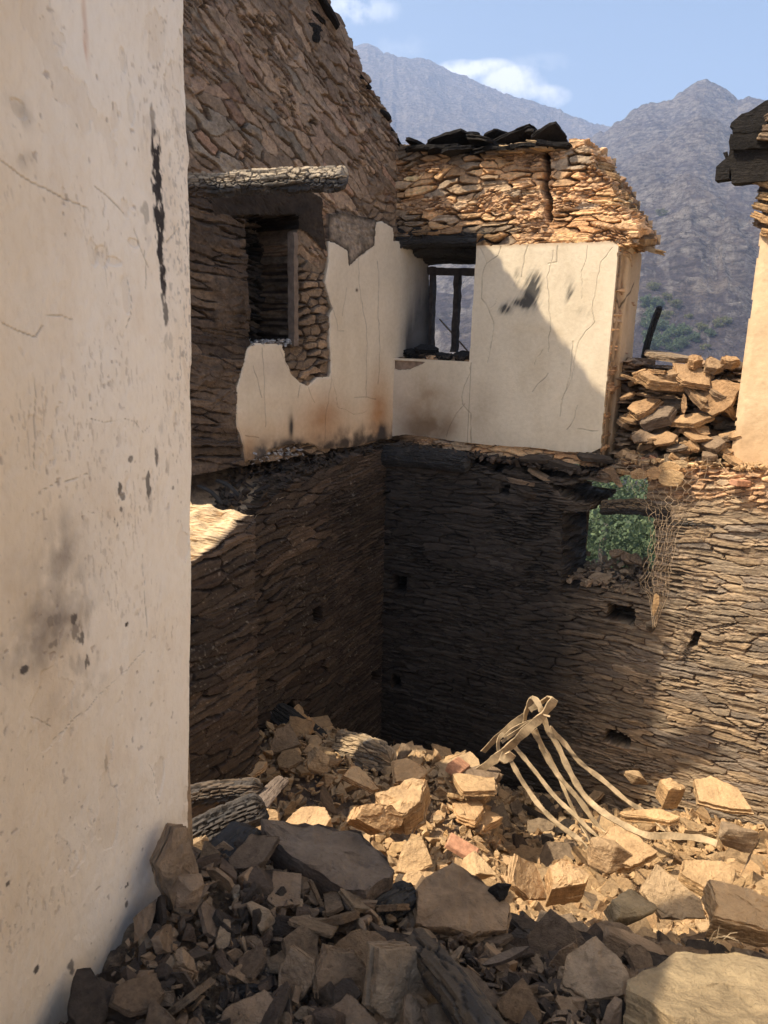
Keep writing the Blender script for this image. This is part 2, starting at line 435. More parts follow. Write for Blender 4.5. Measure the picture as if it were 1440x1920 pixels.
def mat_rock(name, cols, dust=(.46, .36, .24), damt=.5):
    """slate rock: each object gets its own tone; a coat of tan dust where it faces up"""
    m, t, b = mat_base(name, .93)
    tcn = nd(t, 'ShaderNodeTexCoord'); ob = tcn.outputs['Object']
    inf = nd(t, 'ShaderNodeObjectInfo')
    geo = nd(t, 'ShaderNodeNewGeometry')
    off = nd(t, 'ShaderNodeVectorMath'); off.operation = 'ADD'
    sc = nd(t, 'ShaderNodeVectorMath'); sc.operation = 'SCALE'; t.links.new(inf.outputs['Location'], sc.inputs[0]); sc.inputs['Scale'].default_value = 7.3
    t.links.new(ob, off.inputs[0]); t.links.new(sc.outputs[0], off.inputs[1]); v = off.outputs[0]
    n1 = noise(t, mapping(t, v, (5, 5, 90)), 1.0, 5, .6)
    n2 = noise(t, v, 9, 5, .62); n3 = noise(t, v, 60, 5, .65)
    rnd = mth(t, 'FRACT', mth(t, 'ADD', inf.outputs['Random'], mth(t, 'MULTIPLY', nd(t, 'ShaderNodeAttribute', attribute_name='Rnd').outputs['Fac'], 1.0)))
    k = len(cols)
    c = ramp(t, rnd, [(i / max(1, k - 1), cc) for i, cc in enumerate(cols)])
    c = mixc(t, 1.0, c, ramp(t, n1, [(.3, (.7, .68, .66)), (.6, (1.12, 1.1, 1.06))]), 'MULTIPLY')
    c = mixc(t, 1.0, c, ramp(t, n2, [(.3, (.6, .57, .55)), (.68, (1.28, 1.22, 1.12))]), 'MULTIPLY')
    c = mixc(t, 1.0, c, ramp(t, n3, [(.35, (.82, .8, .78)), (.65, (1.12, 1.1, 1.08))]), 'MULTIPLY')
    sep = nd(t, 'ShaderNodeSeparateXYZ'); t.links.new(geo.outputs['True Normal'], sep.inputs[0])
    du = mth(t, 'MULTIPLY', ramp(t, sep.outputs['Z'], [(.1, (0, 0, 0)), (.8, (1, 1, 1))]), ramp(t, n2, [(.25, (.35, .35, .35)), (.6, (1, 1, 1))]))
    c = mixc(t, mth(t, 'MULTIPLY', du, damt), c, dust)
    c = mixc(t, ramp(t, noise(t, v, 130, 3), [(.64, (0, 0, 0)), (.7, (.35, .35, .35))]), c, (.06, .05, .045))
    t.links.new(c, b.inputs['Base Color'])
    hh = mth(t, 'ADD', mth(t, 'MULTIPLY', n1, .6), mth(t, 'ADD', mth(t, 'MULTIPLY', n2, 1.6), mth(t, 'MULTIPLY', n3, .9)))
    bump(t, b, hh, .9, .014)
    return m
TAN = [(.47, .32, .18), (.38, .26, .15), (.56, .39, .21), (.3, .23, .155), (.52, .33, .17), (.4, .31, .2), (.5, .35, .2)]
M_TAN = mat_rock('tan_slate_rock', TAN, (.55, .39, .225), .55)
M_PILE = mat_rock('brown_slate_rock', [(.34, .22, .125), (.42, .28, .155), (.27, .19, .12), (.38, .24, .13)], (.46, .31, .175), .45)
M_GREY = mat_rock('dull_slate_rock', [(.17, .13, .1), (.33, .27, .2), (.24, .18, .13), (.13, .11, .1), (.28, .2, .13), (.2, .155, .12)], (.27, .2, .13), .35)
M_SLAB = mat_rock('olive_brown_slab', [(.27, .215, .135), (.33, .26, .17)], (.36, .29, .18), .45)
M_DARK = mat_rock('sooty_slate_rock', [(.04, .035, .032), (.07, .058, .048), (.025, .024, .024), (.12, .09, .07)], (.13, .1, .08), .25)
M_BLACK = mat_rock('burnt_roof_slate', [(.014, .013, .013), (.022, .02, .019), (.018, .017, .018)], (.03, .027, .026), .2)
def mat_plain(name, col, rough=.8, nscale=40, amt=.25, bd=.003, metal=0, warm=None):
    m, t, b = mat_base(name, rough)
    ob = nd(t, 'ShaderNodeTexCoord').outputs['Object']
    n1 = noise(t, ob, nscale, 5, .6)
    c = mixc(t, ramp(t, n1, [(.3, (0, 0, 0)), (.7, (1, 1, 1))]), tuple(x * (1 - amt) for x in col), tuple(min(1, x * (1 + amt)) for x in (warm or col)))
    t.links.new(c, b.inputs['Base Color']); b.inputs['Metallic'].default_value = metal
    bump(t, b, n1, .6, bd); return m
M_STRAP = mat_plain('dusty_flat_iron', (.36, .27, .165), .8, 14, .5, .004)
M_WIRE = mat_plain('rusted_wire', (.42, .31, .2), .7, 50, .3, .001)
M_BRICK = mat_plain('red_brick', (.43, .22, .13), .9, 50, .3, .006)
M_WOOD = mat_plain('weathered_grey_wood', (.17, .13, .1), .85, 20, .35, .004)
M_POST = mat_plain('smoked_window_wood', (.05, .04, .035), .85, 25, .4, .004)
M_ASH = mat_plain('pale_ash', (.34, .33, .32), .95, 60, .5, .01)

# ------------------------------------------------------------------ the ruin: gable wall
TH = .5
def ragpoly(S, Z, poly, amp, seed, f=(9, 22)):
    return inpoly(S + amp * 2 * fbm(S * f[0], Z * f[1], seed, 4), Z + amp * 2 * fbm(S * f[0] + 31, Z * f[1] + 7, seed + 5, 4), poly)
gable = thing('gable_wall', 'tall dark brown stone gable wall left of the corner, with a niche window and cream plaster', 'wall', (-1.0, 5.2, -3.9))
L_WIN = PL.poly([(456, 404), (556, 402), (557, 645), (468, 645)])
L_PLAS = PL.poly([(612, 452), (630, 458), (648, 470), (650, 498), (668, 482), (697, 461), (700, 418), (712, 415), (733, 428), (734, 452), (742, 452), (770, 470), (800, 497), (804, 652), (746, 684),
                  (738, 720), (732, 822), (722, 822), (700, 826), (655, 838), (600, 842), (575, 830), (545, 832), (520, 838), (500, 842), (487, 858), (455, 864), (452, 835), (447, 815), (440, 800), (438, 770), (440, 725), (452, 685), (460, 655), (470, 643),
                  (524, 646), (530, 672), (542, 700), (558, 718), (574, 722), (590, 708), (614, 706), (617, 680), (614, 640), (613, 592), (620, 578), (614, 560), (605, 530), (611, 500)])
L_SOOT = PL.poly([(340, 352), (600, 358), (612, 400), (625, 405), (700, 408), (698, 460), (650, 500), (612, 450), (605, 400), (604, 640), (462, 650), (440, 700), (438, 800), (452, 870), (340, 905)])
L_PATCH = PL.poly([(612, 402), (640, 398), (700, 412), (697, 461), (668, 482), (650, 500), (646, 470), (612, 452)])
L_STRIP = PL.poly([(330, 352), (456, 395), (468, 645), (440, 720), (438, 790), (455, 875), (330, 910)])
L_HEAD = PL.poly([(380, 345), (560, 352), (600, 372), (610, 470), (560, 430), (455, 404), (400, 400)])
ZB_L = -.99
def m_gable(S, Z):
    top = 1.37 + .93 * S + .09 * fbm(S * 6, Z * 3, 3, 3) + .1 * (h2(np.floor(S / .11), np.floor(Z / .06), 5) - .5)
    m = (Z < top) & (Z > ZB_L + .04 * fbm(S * 8, Z * 20, 4, 4)) & (S > np.where((Z > .56) | (Z < -.3), -.14, -.0)) & (S < 2.82 + .05 * fbm(S * 3, Z * 12, 9, 4))
    m &= ~ragpoly(S, Z, L_WIN, .015, 21)
    # the jamb side carries on behind the front wall at the upper window
    return m
def h_gable(S, Z):
    h, c = masonry(S, Z, 101, .2, .062, 32, .42, merge_v=.26, gap=.0042, depth=.016, off=.011, lt=.03, la=.004, warp=.05, tilt=.09,
                   cols=((.29, .21, .145), (.25, .18, .125), (.32, .235, .165), (.21, .155, .11), (.27, .19, .135), (.24, .2, .155), (.28, .18, .125)), gapcol=(.15, .105, .074), var=.3, vang=14, mortar=.55)
    hs_, cs_ = masonry(S, Z, 171, .085, .03, 26, .35, gap=.004, depth=.018, off=.014, lt=.012, la=.006, warp=.03, tilt=.15,
                       cols=((.27, .195, .135), (.22, .16, .11), (.3, .22, .155), (.25, .17, .12)), gapcol=(.12, .085, .06), var=.3, mortar=.4)
    k = sst(.02, .1, fbm(S * 4.2 + .6 * Z, Z * 5.5, 172, 4)); h = h * (1 - k) + hs_ * k; c = c * (1 - k[..., None]) + cs_ * k[..., None]
    c = c * (1 + .35 * fbm(S * 1.6, Z * 1.6, 173, 3))[..., None]
    # finer blocks near the corner and around the window
    h2_, c2 = masonry(S, Z, 131, .12, .06, -6, .2, gap=.006, depth=.03, off=.016, lt=.014, la=.006, warp=.03,
                      cols=((.22, .16, .11), (.17, .13, .095), (.26, .19, .13)), gapcol=(.07, .05, .04), var=.3, mortar=.35)
    k = sst(.5, .2, S + .25 * fbm(S * 3, Z * 3, 8, 3)) * sst(1.1, .7, Z); k = np.maximum(k, sst(.45, .3, Z))
    h = h * (1 - k) + h2_ * k; c = c * (1 - k[..., None]) + c2 * k[..., None]
    # rough sooty render coats
    rn = fbm(S * 10, Z * 16, 55, 5) * .03 + fbm(S * 45, Z * 70, 56, 3) * .01 + .014 + h * .35
    strip = inpoly(S + .03 * fbm(S * 12, Z * 12, 61, 3), Z + .03 * fbm(S * 12, Z * 12, 62, 3), L_STRIP)
    patch = inpoly(S + .006 * fbm(S * 30, Z * 30, 61, 3), Z, L_PATCH)
    head = inpoly(S + .05 * fbm(S * 9, Z * 9, 63, 3), Z + .05 * fbm(S * 9, Z * 9, 64, 3), L_HEAD)
    cs = np.array((.105, .078, .058)) * (1 + .9 * fbm(S * 7, Z * 12, 71, 4))[..., None] * (1 + .5 * fbm(S * 40, Z * 70, 72, 3))[..., None]
    cs = cs * (.75 + .5 * sst(.6, -.7, Z))[..., None]
    lay_h, lay_c = masonry(S, Z, 151, .3, .05, 8, .5, gap=.004, depth=.018, off=.012, lt=.012, la=.008, warp=.03, cols=((.1, .074, .054), (.13, .096, .07), (.085, .064, .05)), gapcol=(.04, .03, .025))
    kk = strip & ~patch
    mixk = sst(-.1, .12, fbm(S * 4, Z * 6, 75, 3))[..., None]
    c = np.where(kk[..., None], cs * mixk + lay_c * (1 - mixk), c); h = np.where(kk, rn * mixk[..., 0] + lay_h * (1 - mixk[..., 0]) + .012, h)
    c = np.where(head[..., None], cs * .55, c); h = np.where(head, rn * .7 + .004, h)
    cp = np.array((.2, .165, .13)) * (1 + 1.3 * fbm(S * 14, Z * 14, 73, 4))[..., None] * (1 + .8 * fbm(S * 60, Z * 60, 74, 3))[..., None]
    cp = cp * (.4 + .8 * sst(.0, .05, dpoly(S, Z, L_PATCH)))[..., None]
    c = np.where(patch[..., None], cp, c); h = np.where(patch, rn * .5 + .02, h)
    ed = sst(.0, .06, np.abs(S - L_PATCH[0][0] - .03)) if False else 1
    # soot round the niche and under the window
    sw = sst(.22, .0, dpoly(S, Z, L_WIN)) * .5
    c = c * (1 - sw * (fbm(S * 6, Z * 6, 77, 3) + .75))[..., None]
    h = np.where(inpoly(S, Z, L_PLAS) & (dpoly(S, Z, L_PLAS) > .012), np.minimum(h, .0), h)
    return h, np.clip(c, .006, .8)
wall('masonry', PL, (-.15, 2.95, ZB_L - .05, 4.15), .0075, m_gable, h_gable, .42, M_RUB, gable, rings=7, rough=.03)

# back of the niche: burnt slates stacked behind the opening
def h_niche(S, Z):
    h, c = masonry(S, Z, 161, .16, .035, 12, .4, gap=.008, depth=.05, off=.03, lt=.012, la=.01, warp=.02, cols=((.05, .042, .036), (.035, .03, .028), (.075, .06, .048)), gapcol=(.01, .01, .01))
    return h, c
wx = [p[0] for p in L_WIN]; wz = [p[1] for p in L_WIN]
PLn = Plane(CX, CY, 218.0, 1, 0); PLn.n = PL.n.copy(); PLn.p = PL.p - PL.n * .34
wall('niche_back', PLn, (min(wx) - .25, max(wx) + .45, min(wz) - .15, max(wz) + .15), .009, lambda S, Z: S > -9, h_niche, .06, M_STONE, gable, rings=1, back=False)

CRACK_L = [[(668, 482), (668, 520), (672, 560), (680, 600), (684, 640), (682, 700), (682, 745)], [(703, 490), (706, 520), (704, 580), (708, 650), (706, 700), (704, 720)],
           [(620, 582), (626, 600), (628, 620), (640, 620)], [(645, 540), (640, 570), (637, 592)], [(617, 706), (612, 745), (606, 780), (604, 838)], [(618, 710), (626, 740), (628, 762), (645, 768), (658, 776), (672, 775), (684, 768)],
           [(487, 652), (490, 700), (492, 760), (493, 800)], [(470, 685), (480, 720), (486, 745)], [(573, 725), (580, 745), (586, 755)], [(520, 655), (535, 690)], [(558, 722), (554, 745)], [(660, 745), (684, 744), (700, 748)], [(455, 816), (480, 820)]]
CRACK_F = [[(942, 462), (936, 480), (915, 495), (908, 512), (906, 535), (905, 560), (918, 580), (928, 605), (924, 640), (916, 680)], [(915, 495), (910, 480), (903, 466)], [(992, 462), (986, 480), (982, 505), (980, 520)],
           [(1104, 462), (1102, 485), (1092, 510), (1094, 540), (1093, 560)], [(1150, 465), (1130, 490), (1122, 520), (1118, 555), (1112, 580), (1117, 605), (1095, 630), (1084, 650), (1078, 690), (1070, 720), (1062, 735), (1054, 750)],
           [(885, 682), (884, 700), (872, 725), (868, 745), (870, 758), (885, 775), (886, 830)], [(874, 757), (858, 775), (845, 800), (840, 818)], [(1085, 760), (1080, 780), (1065, 805)], [(1085, 804), (1122, 808)],
           [(1040, 470), (1034, 500), (1028, 520), (1034, 610), (1030, 660)], [(1048, 462), (1046, 492), (1030, 495)], [(1076, 640), (1072, 700), (1054, 760), (1052, 780)], [(1020, 655), (1008, 672), (1004, 684)], [(934, 560), (930, 572), (922, 578)], [(1000, 735), (1030, 700)]]
def cracks(S, Z, pl, lines, w, c, h, seed, dk=.34):
    near = np.full(S.shape, 9.0)
    for i, ln in enumerate(lines):
        pts = pl.poly(ln)
        q = []
        rr = random.Random(seed + i)
        for (x1, y1), (x2, y2) in zip(pts[:-1], pts[1:]):
            n = max(1, int(math.hypot(x2 - x1, y2 - y1) / .035))
            for k in range(n):
                t = k / n; j = .005 if k else 0
                q.append((x1 + (x2 - x1) * t + rr.uniform(-j, j) * 1.3, y1 + (y2 - y1) * t + rr.uniform(-j, j)))
        q.append(pts[-1])
        ww = w * rr.uniform(.45, 1.2)
        xs = [p[0] for p in q]; ys = [p[1] for p in q]
        m = (S > min(xs) - .02) & (S < max(xs) + .02) & (Z > min(ys) - .02) & (Z < max(ys) + .02)
        d = np.full(S.shape, 9.0)
        d[m] = dline(S[m], Z[m], q)
        near = np.minimum(near, d / ww)
    k = sst(1.7, .4, near)
    c = c * (1 - dk * k * (.55 + .9 * vnoise(S * 25, Z * 25, 5)))[..., None]; return h - .0025 * k, c
def blob(S, Z, pl, px, py, rx, ry, rot=0):
    """soft elliptical stain around the place seen at px, py; rx, ry in photo pixels on that wall"""
    s, z = pl.hit(px, py); a = pl.hit(px + rx, py); b = pl.hit(px, py + ry)
    ax = math.hypot(a[0] - s, 0) + 1e-6; az = abs(b[1] - z) + 1e-6
    u = (S - s) / ax; v = (Z - z) / az
    if rot: ca, sa = math.cos(R(rot)), math.sin(R(rot)); u, v = u * ca + v * sa, -u * sa + v * ca
    return np.exp(-(u * u + v * v) * 1.2)
CREAM = np.array((.7, .61, .475))
def h_plas_l(S, Z):
    h = .026 + .006 * fbm(S * 2.5, Z * 2.5, 201, 3) + .0015 * fbm(S * 25, Z * 25, 202, 3)
    c = CREAM * (1 + .08 * fbm(S * 3, Z * 3, 203, 4))[..., None] * np.ones(S.shape + (1,))
    def stain(c, k, col): k = np.clip(k, 0, 1)[..., None]; return c * (1 - k) + np.array(col) * k
    n = fbm(S * 5, Z * 9, 204, 5); n2 = fbm(S * 16, Z * 16, 205, 4); nv = fbm(S * 26, Z * 3, 206, 4)
    c = stain(c, .55 * sst(-.45, -.95, Z + .3 * n), (.56, .36, .2))
    c = stain(c, blob(S, Z, PL, 600, 790, 42, 55) * (.85 + n), (.4, .22, .11))
    c = stain(c, blob(S, Z, PL, 706, 770, 22, 70) * (.8 + n), (.42, .22, .1))
    c = stain(c, blob(S, Z, PL, 712, 812, 8, 22) * (1.1 + 1.4 * n2), (.06, .04, .03))
    c = stain(c, blob(S, Z, PL, 462, 850, 16, 34) * (.6 + n), (.42, .24, .11))
    c = stain(c, blob(S, Z, PL, 500, 850, 40, 26) * (1.0 + 2.6 * n2), (.1, .09, .085))
    edge = sst(.07, .0, Z - (-.965 + .03 * n2 * 2 + .0 * S))
    c = stain(c, edge * (.5 + 2.2 * n2 + n), (.07, .06, .055))
    c = stain(c, sst(.13, .0, Z + .9 + .12 * nv) * sst(1.5, .4, S) * (.5 + 1.5 * n2), (.06, .05, .045))
    c = stain(c, blob(S, Z, PL, 541, 800, 5, 24) * (1.1 + 2 * nv), (.05, .045, .04))
    c = stain(c, blob(S, Z, PL, 541, 832, 26, 10) * (1. + 2 * n2), (.08, .065, .055))
    c = stain(c, blob(S, Z, PL, 636, 832, 60, 9) * (1.0 + 2.5 * n2), (.07, .055, .045))
    c = stain(c, blob(S, Z, PL, 790, 600, 26, 85) * (1.25 + 1.1 * nv), (.05, .05, .05))
    c = stain(c, blob(S, Z, PL, 775, 640, 20, 40) * (1.6 + 2.6 * nv), (.03, .03, .03))
    c = stain(c, .5 * sst(.06, -.32, S + .1 * n) * (1 + n), (.26, .24, .22))
    c = stain(c, sst(-.3, -.5, S) * .6, (.05, .05, .05))
    c = stain(c, blob(S, Z, PL, 664, 544, 2.5, 3.5) * 1.2, (.1, .07, .05))
    c = stain(c, .32 * blob(S, Z, PL, 510, 690, 50, 30), (.42, .35, .3))
    h, c = cracks(S, Z, PL, CRACK_L, .0034, c, h, 5)
    ed = sst(.012, .0, dpoly(S, Z, L_PLAS))
    return h - .006 * ed, np.clip(c, .01, .85)
pxs = [p[0] for p in L_PLAS]; pzs = [p[1] for p in L_PLAS]
wall('plaster', PL, (min(pxs) - .02, max(pxs) + .02, min(pzs) - .02, max(pzs) + .02), .0055,
     lambda S, Z: ragpoly(S, Z, L_PLAS, .009, 31, (26, 26)), h_plas_l, .05, M_PLAS, gable, rings=2, rough=.0, smooth=False, back=False, capcol=(.3, .23, .16))
# lower part of the gable wall, thicker, blackened, with the joist ledge on top
LL_top = [(-.1, -1.0)] + sorted(PLL.poly([(366, 1052), (395, 1028), (420, 1008), (470, 965), (520, 922), (600, 885), (690, 850)])) + [(3.2, -1.75)]
def m_ll(S, Z):
    t = np.interp(S, [p[0] for p in LL_top], [p[1] for p in LL_top])
    m = Z < t + .05 * fbm(S * 9, Z * 3, 13, 3) + .03 * (h2(np.floor(S / .11), 0 * S, 15) - .5)
    return m & (S < 2.9)
def recess(S, Z, pl, h, c, px, py, rx, ry, dpt):
    s, z = pl.hit(px, py); a = pl.hit(px + rx, py)[0] - s; b = pl.hit(px, py + ry)[1] - z
    u = np.abs((S - s + .05 * fbm(S * 16, Z * 16, 3, 3)) / a); v = np.abs((Z - z + .05 * fbm(S * 16, Z * 16, 4, 3)) / b)
    k = sst(1.08, .92, np.maximum(u, v))
    return h - dpt * k, c * (1 - .7 * k)[..., None]
def h_ll(S, Z):
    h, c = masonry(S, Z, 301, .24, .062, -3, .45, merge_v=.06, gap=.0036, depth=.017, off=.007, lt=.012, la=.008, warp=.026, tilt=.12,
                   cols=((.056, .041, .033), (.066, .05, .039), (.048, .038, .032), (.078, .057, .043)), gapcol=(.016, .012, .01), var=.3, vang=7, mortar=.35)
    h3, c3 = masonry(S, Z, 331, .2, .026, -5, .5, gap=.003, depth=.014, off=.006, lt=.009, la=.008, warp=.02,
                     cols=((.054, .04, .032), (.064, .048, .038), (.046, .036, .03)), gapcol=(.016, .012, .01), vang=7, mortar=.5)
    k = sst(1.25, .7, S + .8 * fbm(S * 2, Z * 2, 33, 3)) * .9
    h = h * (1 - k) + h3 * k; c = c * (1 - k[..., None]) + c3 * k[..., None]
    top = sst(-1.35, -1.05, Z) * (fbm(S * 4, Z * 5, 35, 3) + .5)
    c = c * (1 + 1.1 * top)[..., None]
    sp = .5 * sst(.27, .36, fbm(S * 60, Z * 60, 39, 3) + .22 * fbm(S * 3, Z * 3, 38, 2)); c = c + (sp * .22)[..., None] * np.array((1, .95, .85))
    for a in ((596, 1153, 9, 13, .12), (398, 1240, 20, 34, .14), (706, 1270, 7, 12, .1), (545, 1330, 8, 14, .06), (398, 1205, 12, 14, .1)):
        h, c = recess(S, Z, PLL, h, c, *a)
    return h, np.clip(c, .004, .5)
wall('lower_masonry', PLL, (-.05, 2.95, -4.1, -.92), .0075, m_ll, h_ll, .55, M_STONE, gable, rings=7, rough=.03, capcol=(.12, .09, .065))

# stump of a cross wall standing forward of it by the white wall; its broken top is in the sun
PS = Plane(CX, CY, 211.0, 1, .62)
if PS.n[0] < 0: PS = Plane(CX, CY, 31.0, 1, .62); PS.d = -PS.d
S_top = sorted(PS.poly([(325, 1070), (366, 1047), (385, 1032), (402, 1024), (420, 1006), (440, 990), (462, 968), (476, 964)]))
def m_st(S, Z):
    return (Z < np.interp(S, [p[0] for p in S_top], [p[1] for p in S_top]) + .03 * fbm(S * 12, S * 3, 5, 4)) & (S > S_top[0][0] + .06 * fbm(Z * 7, S, 6, 4)) & (S < S_top[-1][0])
wall('wall_stump', PS, (S_top[0][0] - .06, S_top[-1][0], -3.6, S_top[0][1] + .06), .0075, m_st, h_ll, .5, M_STONE, gable, rings=12, rough=.035, capcol=(.56, .42, .26))
# earth and burnt matter filling the ledge between the two parts
nu, nb = 300, 70
Ul, Bl = np.meshgrid(np.linspace(0, 2.85, nu), np.linspace(0, 1, nb), indexing='ij')
ztop = np.interp(Ul, [p[0] for p in LL_top], [p[1] for p in LL_top])
wd = .1 + .1 * Ul
zz = ztop - .05 + (ZB_L + .06 - ztop) * Bl ** 1.3 + .05 * fbm(Ul * 9, Bl * 5, 5, 4) + .02 * fbm(Ul * 40, Bl * 20, 6, 3)
PP_ = PLL.p + Ul[..., None] * PLL.d - (.0 + Bl * (wd + .25))[..., None] * PLL.n; PP_[..., 2] += zz
ixl = np.arange(nu * nb).reshape(nu, nb)
cl_ = (np.array((.07, .056, .047)) + (sst(1.35, 1.7, Ul) * sst(.75, .3, Bl))[..., None] * np.array((.4, .3, .19))) * (1 + 1.2 * fbm(Ul * 8, Bl * 6, 8, 4))[..., None] * np.ones(Ul.shape + (1,))
par(new_mesh('ledge_fill', PP_.reshape(-1, 3), np.stack([ixl[:-1, :-1], ixl[1:, :-1], ixl[1:, 1:], ixl[:-1, 1:]], -1).reshape(-1, 4), M_REND, None, cl_.reshape(-1, 3)), gable)
# ------------------------------------------------------------------ front wall
front = thing('front_wall', 'stone wall right of the corner with a cream plaster pier, blackened at the bottom left and sunlit at the right', 'wall', (1.3, 5.9, -3.9))
F_OUT = PF.poly([(745, 820), (739, 700), (742, 262), (760, 272), (800, 284), (850, 292), (900, 283), (960, 268), (1040, 270), (1064, 275), (1068, 262), (1092, 264), (1110, 285), (1118, 312), (1140, 330), (1150, 352), (1160, 385), (1180, 405), (1200, 432), (1196, 455), (1168, 462), (1123, 858), (900, 850)])
F_WIN = PF.poly([(700, 432), (893, 436), (885, 679), (700, 679)])
sE1 = PF.hit(1166, 470)[0]; sE2 = PF.hit(1124, 840)[0]
SE = (sE1 + sE2) / 2
F_WIN = [(-.3, F_WIN[1][1]), ((F_WIN[1][0] + F_WIN[2][0]) / 2, F_WIN[1][1]), ((F_WIN[1][0] + F_WIN[2][0]) / 2, F_WIN[2][1]), (-.3, F_WIN[2][1])]
SW = F_WIN[1][0]; ZSILL = F_WIN[2][1]; ZHEAD = PF.hit(893, 462)[1]
print('SE', sE1, sE2, 'SW', SW, 'ZSILL', ZSILL, 'ZHEAD', ZHEAD, 'top', F_OUT[2])
F_OUT[-3] = (SE, F_OUT[-3][1]); F_OUT[-2] = (SE, -1.02); F_OUT[-1] = (1.0, -1.02); F_OUT[0] = (0.0, -1.02); F_OUT[1] = (0.0, 0.2); F_OUT[2] = (-.12, F_OUT[2][1]); F_OUT[0] = (-.12, -1.02); F_OUT[1] = (-.12, .2)
CRK = PF.poly([(1022, 268), (1020, 290), (1026, 318), (1018, 345), (1022, 360), (1030, 378), (1026, 395), (1030, 410)])
def m_front(S, Z):
    m = ragpoly(S, Z, F_OUT, .018, 41, (10, 26))
    m &= ~inpoly(S, Z, F_WIN)
    return m
def h_front(S, Z):
    h, c = masonry(S, Z, 401, .16, .046, 3, .36, merge_v=.26, gap=.0045, depth=.034, off=.016, lt=.014, la=.01, warp=.032, tilt=.2,
                   cols=((.68, .42, .22), (.6, .38, .21), (.72, .46, .245), (.46, .33, .21), (.66, .38, .19), (.42, .32, .225)), gapcol=(.27, .17, .1), var=.26, vang=16)
    h3, c3 = masonry(S, Z, 431, .05, .02, 5, .3, gap=.004, depth=.02, off=.015, lt=.01, la=.01, warp=.02, cols=((.64, .41, .23), (.56, .36, .21)), gapcol=(.33, .2, .115), vang=20)
    k = sst(.02, .14, fbm(S * 3.5, Z * 7, 44, 3)); h = h * (1 - k) + h3 * k; c = c * (1 - k[..., None]) + c3 * k[..., None]
    d = dline(S + .02 * fbm(S * 20, Z * 30, 45, 3), Z, CRK); kc = sst(.03, .012, d)
    h = h - .14 * kc; c = c * (1 - .6 * kc)[..., None]
    # burnt streak above the lintel
    kb = sst(.16, .0, np.abs(Z - ZHEAD - .06)) * sst(1.1, .75, S) * .8
    kb = np.maximum(kb, .75 * sst(.4, .0, S) * sst(1.05, .7, Z))
    c = c * (1 - np.clip(kb * (1 + fbm(S * 9, Z * 9, 46, 3)), 0, .85))[..., None]
    top = sst(1.08, 1.22, Z) * sst(1.5, 1.2, S); c = c * (1 - .5 * top * (1 + fbm(S * 8, Z * 8, 47)))[..., None]
    h = np.where((Z < ZHEAD - .01) & (Z > -.93) & (S < SE - .02), np.minimum(h, .0), h)
    return h, np.clip(c, .008, .8)
wall('masonry', PF, (-.13, 2.3, -1.06, 1.5), .0068, m_front, h_front, TH, M_RUB, front, rings=9, rough=.05)
F_PLAS = [(SW + .012, ZHEAD)] + [(SE - .05, ZHEAD - .0), (SE - .005, ZHEAD - .03), (SE, PF.hit(1124, 838)[1])] + PF.poly([(1110, 848), (1060, 846), (1000, 838), (950, 836), (885, 830), (850, 826), (800, 818), (760, 814)]) + [(.0, -.955), (.0, ZSILL + .005), (SW - .004, ZSILL + .004), (SW - .004, ZSILL + .02)]
F_BIT = PF.poly([(738, 676), (800, 678), (790, 684), (772, 692), (750, 694), (738, 690)])
def h_plas_f(S, Z):
    h = .024 + .006 * fbm(S * 2.2, Z * 2.2, 501, 3) + .0015 * fbm(S * 25, Z * 25, 502, 3)
    c = CREAM * np.array((1.02, 1.0, .95)) * (1 + .07 * fbm(S * 3, Z * 3, 503, 4))[..., None]
    def stain(c, k, col): k = np.clip(k, 0, 1)[..., None]; return c * (1 - k) + np.array(col) * k
    n = fbm(S * 5, Z * 7, 504, 5); n2 = fbm(S * 30, Z * 30, 505, 4)
    a = R(28); st = fbm((S * math.cos(a) - Z * math.sin(a)) * 55, (S * math.sin(a) + Z * math.cos(a)) * 7, 506, 4)
    for (px, py, rx, ry, rot, g) in ((1000, 545, 15, 30, -20, 1.6), (985, 568, 24, 9, 25, 1.5), (950, 580, 12, 10, 20, 1.3), (972, 522, 6, 14, -15, 1.0), (1070, 545, 9, 22, -15, .8), (1098, 585, 16, 10, 0, .3), (1010, 525, 8, 14, -15, .9)):
        c = stain(c, blob(S, Z, PF, px, py, rx, ry, rot) * (.75 + 3.2 * st) * g, (.085, .08, .072))
    c = stain(c, blob(S, Z, PF, 805, 800, 50, 40) * (1.15 + 1.8 * n), (.12, .075, .042))
    c = stain(c, blob(S, Z, PF, 800, 760, 70, 70) * (.55 + n), (.33, .22, .13))
    c = stain(c, blob(S, Z, PF, 905, 770, 30, 60) * (.4 + .8 * n), (.36, .27, .18))
    c = stain(c, .35 * sst(-.72, -1.0, Z + .2 * n), (.35, .28, .2))
    c = stain(c, blob(S, Z, PF, 1015, 612, 60, 18) * (.25 + n), (.55, .38, .18))
    c = stain(c, .28 * sst(.3, 0, S), (.45, .4, .36))
    c = stain(c, .25 * sst(.02, .0, S), (.2, .16, .12))
    vl = sst(.004, .0015, np.abs(S - SW - .012)) * (Z < ZSILL) * .45; c = c * (1 - vl)[..., None]
    bit = inpoly(S, Z + .008 * fbm(S * 20, Z * 20, 8), F_BIT); c = np.where(bit[..., None], np.array((.24, .17, .12)) * (1 + n2)[..., None], c); h = h - .012 * bit
    tp = sst(.03, .0, ZHEAD - Z + .01 * n2) * .5; c = stain(c, tp, (.42, .27, .15))
    h, c = cracks(S, Z, PF, CRACK_F, .0034, c, h, 50)
    return h, np.clip(c, .01, .85)
wall('plaster', PF, (-.01, SE + .03, -1.06, ZHEAD + .03), .0055, lambda S, Z: ragpoly(S, Z, F_PLAS, .004, 51, (22, 22)) & (S > 0.0), h_plas_f, .04, M_PLAS, front, rings=2, rough=0, back=False, capcol=(.4, .3, .2))

